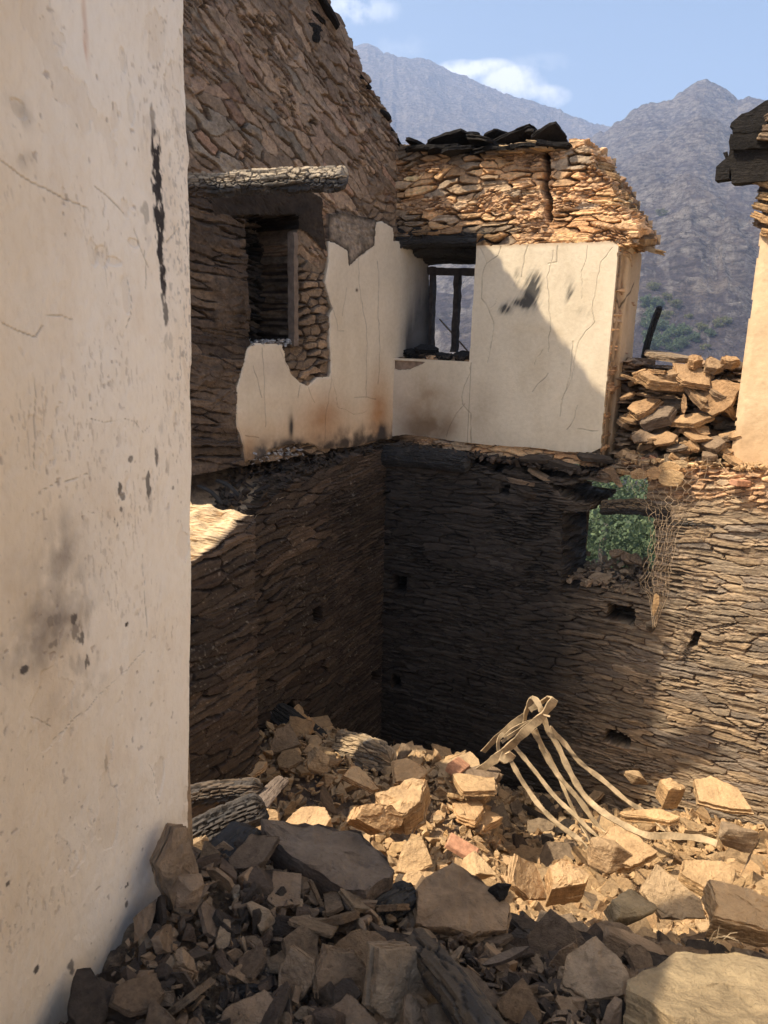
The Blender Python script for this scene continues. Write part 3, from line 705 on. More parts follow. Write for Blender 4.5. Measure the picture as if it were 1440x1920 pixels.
# end face of the pier: old render, wood grounds exposed at the front edge
pe = PF.pos(SE, 0)
PE = Plane(pe.x, pe.y, 32.0, 1)
if PE.n[0] < 0: PE.n = -PE.n
def h_pe(S, Z):
    n = fbm(S * 9, Z * 5, 601, 5); e = sst(.15, .1, S + .05 * n)
    h = .03 + .012 * n - .02 * e + .006 * fbm(S * 40, Z * 40, 602, 4)
    a = np.array((.56, .42, .27)) * (1 + .25 * n)[..., None]; b = np.array((.36, .25, .15)) * (1 + 1.5 * fbm(S * 22, Z * 14, 603, 4))[..., None]
    c = a * (1 - e[..., None]) + b * e[..., None]
    k = sst(.035, .012, S + .03 * fbm(S * 5, Z * 9, 604, 3)) * .85; c = c * (1 - k[..., None]) + np.array((.07, .05, .035)) * k[..., None]; h = h - .02 * k
    kk = np.clip(sst(.62, .8, vnoise(S * 12, Z * 7, 605)) * sst(.3, .1, S), 0, 1)[..., None] * .6; c = c * (1 - kk) + np.array((.1, .075, .055)) * kk
    dd = dline(S, Z, [(.0, .2), (.06, .12), (.1, .13), (.16, .2), (.26, .23), (.34, .3)]); c = c * (1 - .7 * sst(.012, .004, dd))[..., None]
    return h, np.clip(c, .01, .8)
pt = ZHEAD
wall('pier_end_render', PE, (-.02, TH + .02, -1.02, pt + .05), .006, lambda S, Z: (S > -.005 + .006 * fbm(S * 3, Z * 22, 7, 3)) & (S < TH - .02) & (Z < pt - .1 * S + .02 * fbm(S * 9, Z * 9, 5)) & (Z > -1.0), h_pe, .03, M_PLAS, front, rings=1, back=False)

# lower front wall with the broken window hole
F_HOLE = PFL.poly([(1052, 962), (1100, 958), (1110, 948), (1060, 935), (1022, 902), (1060, 912), (1100, 900), (1135, 906), (1160, 893), (1176, 878), (1215, 900), (1212, 935), (1230, 962), (1228, 1050), (1222, 1112), (1180, 1112), (1052, 1102)])
FL_top = PFL.poly([(700, 842), (740, 838), (860, 872), (940, 882), (1010, 898), (1060, 900), (1110, 893), (1170, 868), (1240, 858), (1330, 862), (1385, 872), (1460, 880)])
FLs = [p[0] for p in FL_top]; FLz = [p[1] for p in FL_top]
def m_fl(S, Z):
    t = np.interp(S, FLs, FLz)
    m = Z < t + .05 * fbm(S * 8, Z * 3, 73, 3) + .035 * (h2(np.floor(S / .12), 0 * S, 75) - .5)
    return m & ~ragpoly(S, Z, F_HOLE, .012, 81, (14, 40))
def h_fl(S, Z):
    h, c = masonry(S, Z, 701, .2, .044, 3, .44, merge_v=.16, gap=.0034, depth=.015, off=.009, lt=.02, la=.008, warp=.026, tilt=.14,
                   cols=((.27, .205, .14), (.235, .185, .132), (.31, .235, .157), (.215, .175, .137), (.285, .21, .135)), gapcol=(.12, .08, .055), var=.25, vang=9, mortar=.4)
    h3, c3 = masonry(S, Z, 731, .16, .022, 4, .45, gap=.0035, depth=.016, off=.009, lt=.008, la=.01, warp=.02, cols=((.33, .245, .165), (.27, .21, .15)), gapcol=(.1, .075, .055), vang=11, mortar=.3)
    k = sst(.08, .16, fbm(S * 3.5, Z * 8, 74, 3)) * .9; h = h * (1 - k) + h3 * k; c = c * (1 - k[..., None]) + c3 * k[..., None]
    # orange earth and rubble at the top right
    tr = sst(.25, .0, np.interp(S, FLs, FLz) - Z - .08 + .25 * fbm(S * 5, Z * 8, 76, 3)) * sst(1.75, 2.0, S)
    h4, c4 = masonry(S, Z, 751, .1, .03, 6, .3, gap=.008, depth=.03, off=.03, lt=.012, la=.014, warp=.03, tilt=.4, cols=((.62, .4, .23), (.58, .34, .18), (.52, .38, .24)), gapcol=(.36, .22, .13), vang=20)
    h = h * (1 - tr) + h4 * tr; c = c * (1 - tr[..., None]) + c4 * tr[..., None]
    # soot, heaviest in the corner, widened to paint in shade up to the shadow edge
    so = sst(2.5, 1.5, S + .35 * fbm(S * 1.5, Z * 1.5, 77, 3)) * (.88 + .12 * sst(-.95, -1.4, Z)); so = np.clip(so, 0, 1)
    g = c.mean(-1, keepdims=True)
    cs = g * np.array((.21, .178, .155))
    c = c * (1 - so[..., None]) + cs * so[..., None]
    for a in ((1163, 1152, 24, 15, .16), (748, 1098, 12, 18, .1), (742, 1280, 9, 13, .1), (1155, 1385, 24, 10, .12), (945, 918, 8, 10, .05), (1303, 1200, 8, 15, .08)):
        h, c = recess(S, Z, PFL, h, c, *a)
    return h, np.clip(c, .004, .7)
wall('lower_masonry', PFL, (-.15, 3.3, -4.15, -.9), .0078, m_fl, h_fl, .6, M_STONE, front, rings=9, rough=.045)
# right hand stretch of plaster beyond the balcony gap
SR0 = PF.hit(1392, 700)[0]
R_OUT = [(SR0, -1.0), (SR0 - .0, PF.hit(1412, 436)[1]), (SR0 + .3, PF.hit(1440, 425)[1]), (SR0 + 1.2, 1.6), (SR0 + 1.2, -1.0)]
PR = Plane(CX, CY, 122.0, 1); PR.n = PF.n.copy()
def h_r(S, Z):
    h = .02 + .02 * fbm(S * 3, Z * 2.5, 801, 4) + .004 * fbm(S * 25, Z * 25, 802, 3); n = fbm(S * 6, Z * 5, 803, 5)
    c = np.array((.68, .5, .31)) * (1 + .22 * n)[..., None]
    k = np.clip(sst(-.45, -.8, Z + .3 * n), 0, 1)[..., None] * .4; c = c * (1 - k) + np.array((.5, .3, .15)) * k
    h = h - .01 * sst(.05, .0, S - SR0)
    return h, c
wall('right_plaster', PR, (SR0 - .03, SR0 + 1.2, -1.05, 1.7), .009, lambda S, Z: ragpoly(S, Z, R_OUT, .012, 85, (8, 8)), h_r, .5, M_PLAS, front, rings=5, rough=.015, capcol=(.5, .37, .24))
R_ST = [(SR0 + .02, PF.hit(1412, 440)[1]), (SR0 - .02, PF.hit(1395, 400)[1]), (SR0 + .0, PF.hit(1405, 345)[1]), (SR0 + .06, PF.hit(1420, 250)[1]), (SR0 + 1.2, 2.1), (SR0 + 1.2, 1.0), (SR0 + .3, PF.hit(1440, 427)[1])]
wall('right_masonry', PR, (SR0 - .12, SR0 + 1.2, .8, 2.2), .009, lambda S, Z: ragpoly(S, Z, R_ST, .04, 87, (6, 30)),
     lambda S, Z: masonry(S, Z, 821, .16, .03, -18, .4, gap=.007, depth=.05, off=.04, lt=.012, la=.016, warp=.03, tilt=.3, cols=((.4, .27, .16), (.33, .24, .16), (.46, .31, .18)), gapcol=(.14, .09, .06)), .45, M_STONE, front, rings=6, rough=.06)

# ------------------------------------------------------------------ near plaster wall (left)
NAZ = 16.0
N0 = (-.512, 2.1)
PN = Plane(N0[0], N0[1], NAZ + 180, 1)
if PN.n[0] < 0: PN.n = -PN.n
near_w = thing('plastered_wall', 'close cream plaster wall end at the left edge, peeling and streaked with one long black burn mark', 'wall', (-.8, 1.4, -1.7))
EDGE = [(0, -400), (358, -400), (359, 60), (357, 250), (362, 300), (358, 330), (362, 420), (362, 520), (365, 640), (366, 800), (364, 1000), (366, 1200), (364, 1400), (362, 1500), (360, 1600), (340, 2400)]
ED = PN.poly(EDGE[1:])
EZ = np.array([p[1] for p in ED][::-1]); ES = np.array([p[0] for p in ED][::-1])
def m_near(S, Z):
    return (S > np.interp(Z, EZ, ES) + .02 * fbm(Z * 7, S * 3, 91, 6)) & (Z < np.where(S > .62, .5 + .1 * fbm(S * 8, Z * 8, 2), 2.4)) & (Z > -2.6)
CRACK_N = [[(0, 300), (40, 330), (90, 355), (118, 372), (150, 385), (165, 392)], [(180, 350), (200, 365), (235, 402)], [(350, 412), (345, 430), (348, 460), (352, 500), (362, 525)], [(75, 920), (100, 905), (130, 900), (160, 888)],
           [(165, 785), (190, 792), (225, 785), (245, 790), (262, 810), (275, 800)], [(205, 1280), (232, 1260), (255, 1235), (270, 1220)], [(100, 1390), (140, 1345), (165, 1330), (180, 1305), (205, 1282)], [(0, 605), (30, 620), (60, 632), (75, 610)], [(80, 590), (110, 592), (135, 600)],
           [(55, 700), (60, 820), (58, 880)], [(250, 430), (262, 470), (275, 500)], [(235, 520), (242, 560), (240, 590), (230, 615)], [(268, 470), (272, 520), (270, 540)], [(310, 455), (330, 430)], [(265, 1040), (268, 1120), (272, 1200)],
           [(60, 1345), (85, 1355), (95, 1362)], [(280, 1435), (292, 1470), (300, 1510)]]
def h_near(S, Z):
    h = .03 * fbm(S * 2.2, Z * 1.6, 901, 3) + .009 * fbm(S * 9, Z * 7, 902, 4) + .0012 * fbm(S * 60, Z * 60, 903, 3)
    d = S - np.interp(Z, EZ, ES); h = h - .02 * sst(.03, 0, d)
    c = np.array((.8, .725, .625)) * (1 + .1 * fbm(S * 2, Z * 1.5, 904, 4))[..., None]
    def stain(c, k, col): k = np.clip(k, 0, 1)[..., None]; return c * (1 - k) + np.array(col) * k
    n = fbm(S * 7, Z * 5, 905, 5); nv = fbm(S * 50, Z * 7, 906, 5); n2 = fbm(S * 28, Z * 24, 907, 4); nf = fbm(S * 130, Z * 55, 908, 4)
    c = stain(c, .5 * sst(.35, .75, S + .25 * n), (.62, .46, .27))
    c = stain(c, sst(.12, .36, n) * .25, (.6, .46, .32))
    for (px, py, rx, ry, g) in ((296, 310, 7.5, 60, 2.4), (295, 360, 7.5, 55, 2.4), (297, 410, 8, 50, 2.6), (300, 460, 7, 40, 2.0), (303, 520, 5.5, 32, 1.9), (305, 575, 4.5, 34, 1.2), (290, 225, 3.5, 28, .8), (270, 400, 5, 22, .6), (289, 855, 3, 18, 1.2), (277, 905, 4, 26, 1.2), (279, 940, 5, 26, .3),
                                (218, 915, 4, 12, 1.3), (225, 930, 5, 8, 1.1), (212, 972, 4, 18, 1.6), (238, 860, 4, 7, 1.1), (222, 955, 3, 7, 1.1), (135, 1160, 5, 10, 1.7), (142, 1180, 9, 20, .9), (150, 1195, 5, 14, 1.2), (100, 1205, 8, 7, .9),
                                (98, 1160, 10, 16, .9), (160, 1240, 4, 14, 1.2), (43, 1255, 6, 8, 1.5), (236, 1170, 3, 4, 1.5), (240, 1660, 3, 6, 1.5), (240, 1690, 4, 14, 1.2), (72, 1820, 5, 6, 1.4), (138, 1815, 5, 18, 1.1), (20, 1658, 4, 5, 1.3), (310, 640, 8, 20, .35), (200, 1430, 3, 16, .6), (320, 915, 3, 4, 1.0)):
        c = stain(c, sst(.34, .6, blob(S, Z, PN, px, py, rx * 1.4, ry * 1.15) * (1.0 + 1.4 * nv + 2.6 * nf)) * min(1, g * .65) , (.035, .03, .03))
    sm = sst(.1, .3, fbm(S * 40, Z * 16, 931, 5)) * np.clip(blob(S, Z, PN, 298, 560, 26, 330) + blob(S, Z, PN, 150, 1200, 60, 130) + blob(S, Z, PN, 330, 860, 40, 90), 0, 1); c = stain(c, sm * .4, (.2, .17, .15))
    c = stain(c, blob(S, Z, PN, 168, 30, 4, 60) * (.5 + 1.2 * nv), (.45, .2, .09))
    c = stain(c, blob(S, Z, PN, 167, 85, 3, 30) * (.3 + 1.2 * nv), (.5, .22, .1))
    for (px, py, rx, ry, g) in ((100, 1130, 75, 110, .55), (85, 1190, 70, 50, .7), (45, 1230, 50, 50, .4), (120, 1020, 30, 60, .35), (45, 210, 30, 30, .25), (50, 300, 18, 22, .3), (150, 1290, 60, 40, .2)):
        c = stain(c, blob(S, Z, PN, px, py, rx, ry) * (g + 1.6 * n + 1.1 * n2 - .08), (.23, .19, .155))
    # scuffs, pits and flaked patches
    tk = sst(.15, .22, fbm(S * 150, Z * 48, 913, 3)) * sst(.04, .2, fbm(S * 5, Z * 4, 914, 4)); c = stain(c, tk * .38, (.34, .27, .21)); h = h - .0012 * tk
    pt_ = sst(.3, .36, fbm(S * 60, Z * 52, 915, 2)) * sst(-.05, .12, fbm(S * 4, Z * 3, 916, 3)); c = stain(c, pt_ * .55, (.3, .24, .2)); h = h - .0015 * pt_
    pe_ = fbm(S * 8, Z * 5, 917, 6); pl_ = sst(.16, .175, pe_); c = stain(c, pl_ * .22, (.58, .47, .35)); h = h - .0018 * pl_
    for (px, py, rx, ry) in ((238, 110, 5, 22), (250, 200, 5, 24), (170, 475, 9, 22), (190, 480, 9, 16), (215, 490, 10, 8), (232, 560, 7, 30), (250, 455, 8, 7), (300, 1450, 8, 30), (350, 1490, 6, 18), (40, 205, 9, 14)):
        k = sst(.35, .55, blob(S, Z, PN, px, py, rx * 1.5, ry * 1.3) + .8 * n2); h = h - .003 * k; c = stain(c, k * .22, (.5, .42, .33))
    # grey spray specks near the edge
    gs = sst(.12, .25, fbm(S * 120, Z * 90, 921, 2)) * sst(.22, .05, d) * sst(.5, .2, np.abs(Z - .1)); c = stain(c, gs * .5, (.2, .19, .2))
    c = stain(c, sst(.03, .0, d + .02 * n) * sst(-1.0, -1.3, Z) * .8, (.5, .3, .16))
    hh, c = cracks(S, Z, PN, CRACK_N, .0014, c, h, 90, .3)
    return hh, np.clip(c, .01, .8)
wall('plaster_face', PN, (-.06, 1.15, -2.2, 2.4), .0033, m_near, h_near, .08, M_NEAR, near_w, rings=3, rough=.004, back=False)
# its core and its plainer continuation
def h_core(S, Z): return np.zeros(S.shape) - .06, np.ones(S.shape + (3,)) * np.array((.3, .22, .15))
def m_core(S, Z): return (S > np.where((Z < 2.39) & (Z > -2.19), .03, .01)) & (Z < np.where(S > .75, .5 + .12 * fbm(S * 5, Z * 5, 2), 2.6)) & (Z > -3.9)
wall('masonry_core', PN, (-.0, 3.4, -3.9, 2.6), .03, m_core, h_core, .14, M_RUB, near_w, rings=3, rough=.02)

# unseen facing wall on the right, added to bounce sunlight back; sunlit cream plaster
PO = Plane(3.05, 4.75, 196.0, 1)
if PO.n[0] > 0: PO.n = -PO.n
opp = thing('bounce_wall', 'unseen cream plastered side wall added past the right edge to bounce sunlight into the room', 'wall', (2.6, 2.6, -3.9))
def h_opp(S, Z):
    n = fbm(S * 2, Z * 2, 951, 5)
    return .01 * fbm(S * 4, Z * 4, 952, 4), np.array((.74, .66, .56)) * (1 + .25 * n)[..., None]
def m_opp(S, Z): return (Z < 1.2 + .25 * fbm(S * 2, Z * 0, 953, 4) - .0 * S) & (Z > -3.9)
wall('plaster_face', PO, (-.05, 5.6, -3.95, 1.6), .03, m_opp, h_opp, .45, M_PLAS, opp, rings=3, rough=.02)

# ------------------------------------------------------------------ terrain and mountains
def px_azel(px, py):
    d = ray(px, py); return math.atan2(d[0], d[1]), math.atan2(d[2], math.hypot(d[0], d[1]))
SKY_L = [(-1500, 330), (-400, 250), (200, 150), (560, 95), (620, 96), (650, 95), (668, 86), (690, 80), (705, 88), (720, 100), (738, 100), (745, 106), (765, 108), (790, 110), (815, 118), (835, 130), (870, 142), (910, 160), (960, 180), (1000, 192), (1040, 204), (1080, 220), (1120, 233), (1150, 240), (1300, 300), (1600, 400), (2600, 500)]
SKY_R = [(-1500, 640), (0, 600), (500, 560), (700, 500), (900, 360), (1000, 315), (1060, 285), (1110, 262), (1150, 240), (1190, 216), (1215, 205), (1240, 196), (1262, 190), (1275, 178), (1295, 164), (1308, 154), (1325, 150), (1340, 156), (1352, 160), (1366, 170), (1385, 186), (1400, 180), (1412, 184), (1440, 190), (1520, 230), (1700, 250), (2600, 350)]
def skyf(tab):
    a = [px_azel(*p) for p in tab]; return np.array([q[0] for q in a]), np.array([q[1] for q in a])
LA, LE = skyf(SKY_L); RA, RE = skyf(SKY_R)
def ridged(x, y, seed, o=5):
    s = 0; a = 1; t = 0
    for k in range(o):
        s = s + a * (1 - np.abs(vnoise(x, y, seed + k * 13) * 2 - 1)); t += a; a *= .5; x = x * 2.1 + 5; y = y * 2.1 + 9
    return s / t
def terrain_z(az, r):
    x = np.sin(az) * r; y = np.cos(az) * r
    z0 = np.interp(r, [0, 9, 20, 45, 90, 160, 260], [-4.2, -4.4, -9, -22, -36, -34, -22])
    out = z0 + 0 * az
    back = sst(R(75), R(110), np.abs(az))
    for (A, E, Rr, seed, foot) in ((RA, RE, 1250.0, 5, 200.0), (LA, LE, 2000.0, 25, 700.0)):
        el = np.interp(az, A, E)
        zr = np.tan(el) * Rr
        t = (r - foot) / (Rr - foot)
        prof = np.where(t < 1, np.clip(t, 0, 1) ** 1.12, np.maximum(1 - (t - 1) * 1.3, -.2))
        rough_ = np.clip(t * 4, 0, 1) * (1 - .93 * np.exp(-((t - 1) / .05) ** 2))
        # spurs and gullies running down the slope, crags on top
        g = ridged(az * 9 + r / 420 + .8 * fbm(x / 170, y / 170, seed + 3, 3), r / 500, seed, 4) - .6
        g2 = ridged(x / 120, y / 120, seed + 1, 5) - .6
        g3 = fbm(x / 14, y / 14, seed + 2, 4)
        z = -30 + (zr + 30) * prof + rough_ * (g * 26 + g2 * 46) + g3 * (3 + 9 * np.clip(t, 0, 1)) * np.clip(t * 5, 0, 1)
        out = np.maximum(out, np.where(t > 0, z, -60))
    out = out * (1 - back) + z0 * back
    return out + fbm(x / 6, y / 6, 77, 3) * np.clip((r - 12) / 40, 0, 1) * 1.5
azs = np.concatenate([np.linspace(-math.pi, R(-34), 60)[:-1], np.linspace(R(-34), R(-12), 110)[:-1], np.linspace(R(-12), R(34), 900), np.linspace(R(34), math.pi, 70)[1:]])
rs = np.concatenate([[.01], np.geomspace(3, 150, 40)[:-1], np.linspace(150, 1330, 400)[:-1], np.linspace(1330, 2120, 200), np.array([2300, 2800, 3500])])
AZ, RR = np.meshgrid(azs, rs, indexing='ij')
Zt = terrain_z(AZ, RR)
V = np.stack([np.sin(AZ) * RR, np.cos(AZ) * RR, Zt], -1)
ix = np.arange(AZ.size).reshape(AZ.shape)
F_ = np.stack([ix[:-1, :-1], ix[:-1, 1:], ix[1:, 1:], ix[1:, :-1]], -1).reshape(-1, 4)
m, t, b = mat_base('burnt_hillside', .95)
ob = nd(t, 'ShaderNodeTexCoord').outputs['Object']
n1 = noise(t, ob, .006, 6, .62); n2 = noise(t, ob, .03, 7, .7); n3 = noise(t, mapping(t, ob, (.12, .12, .35)), 1.0, 6, .75); n4 = noise(t, ob, .9, 4, .6)
geo = nd(t, 'ShaderNodeNewGeometry'); sep = nd(t, 'ShaderNodeSeparateXYZ'); t.links.new(geo.outputs['Normal'], sep.inputs[0])
c = ramp(t, n1, [(.35, (.06, .05, .06)), (.5, (.08, .065, .07)), (.65, (.11, .085, .08))])
c = mixc(t, ramp(t, n2, [(.5, (0, 0, 0)), (.6, (.9, .9, .9))]), c, (.19, .155, .13))
c = mixc(t, ramp(t, n3, [(.5, (0, 0, 0)), (.6, (.8, .8, .8))]), c, (.045, .036, .04))
nr = nd(t, 'ShaderNodeVectorMath'); nr.operation = 'LENGTH'; t.links.new(ob, nr.inputs[0])
c = mixc(t, ramp(t, mth(t, 'DIVIDE', nr.outputs['Value'], 400.0), [(.2, (1, 1, 1)), (.42, (0, 0, 0))]), c, mixc(t, n4, (.05, .07, .025), (.12, .1, .05)))
steep = ramp(t, sep.outputs['Z'], [(.72, (1, 1, 1)), (.88, (0, 0, 0))])
c = mixc(t, mth(t, 'MULTIPLY', steep, ramp(t, n3, [(.3, (1, 1, 1)), (.6, (.1, .1, .1))])), c, (.36, .33, .3))
c = mixc(t, ramp(t, n4, [(.55, (0, 0, 0)), (.66, (.7, .7, .7))]), c, (.03, .03, .03))
t.links.new(c, b.inputs['Base Color'])
bump(t, b, mth(t, 'ADD', n3, mth(t, 'MULTIPLY', n2, 2.0)), 1.0, 9.0)
hill = new_mesh('hillside', V.reshape(-1, 3), F_, m, None, None, False)
tag(hill, kind='structure')

# near ground behind the house and under the rubble: one sheet lies in the same hillside mesh (radius 0-20 m)

# ------------------------------------------------------------------ trees
def mat_leaf(name, c1, c2, c3, trans=.25):
    m, t, b = mat_base(name, .6)
    ob = nd(t, 'ShaderNodeTexCoord').outputs['Object']
    n1 = noise(t, ob, 1.2, 4, .6); rn = nd(t, 'ShaderNodeNewGeometry').outputs['Random Per Island']
    c = ramp(t, n1, [(.3, c1), (.5, c2), (.7, c3)])
    c = mixc(t, 1.0, c, ramp(t, rn, [(0, (.6, .6, .6)), (1, (1.35, 1.35, 1.25))]), 'MULTIPLY')
    t.links.new(c, b.inputs['Base Color'])
    tr = nd(t, 'ShaderNodeBsdfTranslucent'); t.links.new(c, tr.inputs['Color'])
    ms = nd(t, 'ShaderNodeMixShader'); ms.inputs[0].default_value = trans
    out = [n for n in t.nodes if n.type == 'OUTPUT_MATERIAL'][0]
    t.links.new(b.outputs[0], ms.inputs[1]); t.links.new(tr.outputs[0], ms.inputs[2]); t.links.new(ms.outputs[0], out.inputs['Surface'])
    return m
M_LEAF = mat_leaf('green_leaves', (.06, .085, .05), (.1, .14, .075), (.16, .2, .1), .3)
M_LEAF2 = mat_leaf('dry_leaves', (.1, .12, .06), (.17, .18, .09), (.24, .2, .11), .3)
M_BARK = mat_plain('tree_bark', (.11, .09, .075), .9, 12, .4, .02)
def crown_mesh(name, seed, rad, hgt, nleaf, leaf, mat, nclump=46):
    g = np.random.default_rng(seed)
    cl = g.normal(size=(nclump, 3)); cl /= np.linalg.norm(cl, axis=1)[:, None]
    cl *= (g.uniform(.35, 1.0, (nclump, 1)) ** .6); cl *= np.array([rad, rad, hgt * .5]); cs = g.uniform(.16, .34, nclump) * rad
    k = g.integers(0, nclump, nleaf)
    d = g.normal(size=(nleaf, 3)); d /= np.linalg.norm(d, axis=1)[:, None]
    p = cl[k] + d * (cs[k] * g.uniform(.55, 1.05, nleaf) ** .5)[:, None] * np.array([1, 1, .75])
    n = d + g.normal(size=(nleaf, 3)) * .7; n /= np.linalg.norm(n, axis=1)[:, None]
    a = np.cross(n, g.normal(size=(nleaf, 3))); a /= np.linalg.norm(a, axis=1)[:, None]; b_ = np.cross(n, a)
    s = leaf * g.uniform(.6, 1.4, nleaf)[:, None]
    v = np.stack([p - a * s, p - b_ * s * .5, p + a * s, p + b_ * s * .5], 1).reshape(-1, 3)
    return new_mesh(name, v, np.arange(nleaf * 4).reshape(-1, 4), mat)
def tube(pts, rad, sides=6, jit=0, rng=random):
    """tapered tube through pts"""
    V = []; F = []; pts = [Vector(p) for p in pts]
    n = len(pts); rad = rad if hasattr(rad, '__len__') else [rad] * n
    up = Vector((.13, .27, .95))
    for i, p in enumerate(pts):
        d = (pts[min(i + 1, n - 1)] - pts[max(i - 1, 0)]).normalized()
        a = d.cross(up)
        if a.length < .1: a = d.cross(Vector((1, 0, 0)))
        a.normalize(); b_ = d.cross(a)
        for k in range(sides):
            w = 2 * math.pi * k / sides; V.append(p + (a * math.cos(w) + b_ * math.sin(w)) * rad[i] * (1 + rng.uniform(-jit, jit)))
    for i in range(n - 1):
        for k in range(sides):
            F.append((i * sides + k, i * sides + (k + 1) % sides, (i + 1) * sides + (k + 1) % sides, (i + 1) * sides + k))
    F.append(tuple(range(sides))[::-1]); F.append(tuple(range((n - 1) * sides, n * sides)))
    return V, F
def merge(parts):
    V = []; F = []
    for v, f in parts:
        o = len(V); V += list(v); F += [tuple(i + o for i in q) for q in f]
    return V, F
def make_tree(label, group, loc, seed, rad, hgt, trunk_h, nleaf, leaf, mat, cat='tree'):
    root = thing('broadleaf_tree', label, cat, loc, group)
    cr = crown_mesh('crown', seed, rad, hgt, nleaf, leaf, mat); cr.parent = root; cr.location = (0, 0, trunk_h + hgt * .42)
    rr = random.Random(seed); parts = []
    pts = [(0, 0, -1.0), (rr.uniform(-.1, .1), 0, trunk_h * .5), (rr.uniform(-.2, .2), rr.uniform(-.2, .2), trunk_h), (0, 0, trunk_h + hgt * .6)]
    parts.append(tube(pts, [rad * .09, rad * .07, rad * .055, rad * .02], 7))
    for q in range(6):
        a = rr.uniform(0, 6.28); z = trunk_h * rr.uniform(.7, 1.1)
        parts.append(tube([(0, 0, z), (math.cos(a) * rad * .35, math.sin(a) * rad * .35, z + hgt * .2), (math.cos(a) * rad * .75, math.sin(a) * rad * .75, z + hgt * .42)], [rad * .045, rad * .03, rad * .01], 5))
    v, f = merge(parts)
    tr = new_mesh('trunk', v, f, M_BARK); tr.parent = root
    return root
def tz(x, y):
    return float(terrain_z(np.array([math.atan2(x, y)]), np.array([math.hypot(x, y)]))[0])
def copy_tree(root, loc, label, rz=0, sc=1.0):
    r = root.copy(); COL.objects.link(r); r.location = loc; r.rotation_euler = (0, 0, rz); r.scale = (sc, sc, sc); r['label'] = label
    for ch in root.children:
        c_ = ch.copy(); COL.objects.link(c_); c_.parent = r
    return r
GT = 'green trees below the broken window hole'
near_lab = 'leafy green tree standing in the valley right behind the broken window hole'
T0 = make_tree(near_lab, GT, (7.3, 24.5, tz(7.3, 24.5) - 1.5), 11, 3.2, 5.0, 1.7, 30000, .05, M_LEAF)
T1 = make_tree(near_lab, GT, (9.8, 27, tz(9.8, 27) - 1.5), 12, 3.4, 5.4, 1.7, 30000, .05, M_LEAF)
rt = random.Random(4)
for (x, y) in ((5.0, 29), (7.6, 32), (11.8, 31.5), (10.0, 35.5), (13.2, 37), (6.6, 38), (15.5, 33), (3.5, 34), (12.6, 26), (9.5, 42), (14.5, 43)):
    copy_tree(rt.choice((T0, T1)), (x, y, tz(x, y) - 2.0 - .3 * rt.random()), near_lab, rt.uniform(0, 6), rt.uniform(1.3, 1.7))
for q_ in (T0, T1): q_.scale = (1.5, 1.5, 1.5)
# trees on the opposite slope
TF0 = make_tree('small green tree on the far hillside seen over the rubble heap', 'trees on the far hillside', (0, 0, 0), 21, 3.6, 5.5, 1.2, 1800, .3, M_LEAF)
TF1 = make_tree('small dry looking tree on the far hillside seen over the rubble heap', 'trees on the far hillside', (0, 0, 0), 22, 3.6, 5.0, 1.0, 1500, .3, M_LEAF2)
firsts = {0: TF0, 1: TF1}; used_ = set()
for (px, py, k, s) in ((1222, 600, 0, 1.5), (1235, 622, 0, 1.5), (1250, 600, 1, 1.2), (1262, 630, 0, 1.5), (1282, 625, 0, 1.3), (1300, 640, 0, 1.2), (1315, 622, 1, 1.1), (1242, 645, 0, 1.5), (1275, 650, 0, 1.4), (1220, 640, 0, 1.6), (1350, 612, 1, 1.3), (1362, 604, 1, 1.0),
                       (1240, 405, 1, 1.0), (1232, 580, 0, 1.2), (1265, 575, 1, 1.2), (1215, 575, 0, 1.4), (1330, 630, 0, 1.0), (1290, 598, 1, .9), (1222, 655, 0, 1.6), (1262, 657, 0, 1.4), (1322, 655, 1, .9), (1215, 615, 0, 1.5), (1225, 545, 1, 1.2), (1250, 560, 1, 1.0)):
    a, e = px_azel(px, py); rr_ = np.linspace(150, 1200, 500); zz = terrain_z(np.full(500, a), rr_)
    hit = np.nonzero(np.arctan2(zz, rr_) > e)[0]
    if not len(hit): continue
    r_ = rr_[hit[0]]; sc_ = s * r_ / 520.0
    o = firsts[k]
    loc = (math.sin(a) * r_, math.cos(a) * r_, tz(math.sin(a) * r_, math.cos(a) * r_) - 1.5)
    if k not in used_: used_.add(k); o.location = loc; o.scale = (sc_,) * 3
    else: copy_tree(o, loc, o['label'], rt.uniform(0, 6), sc_)

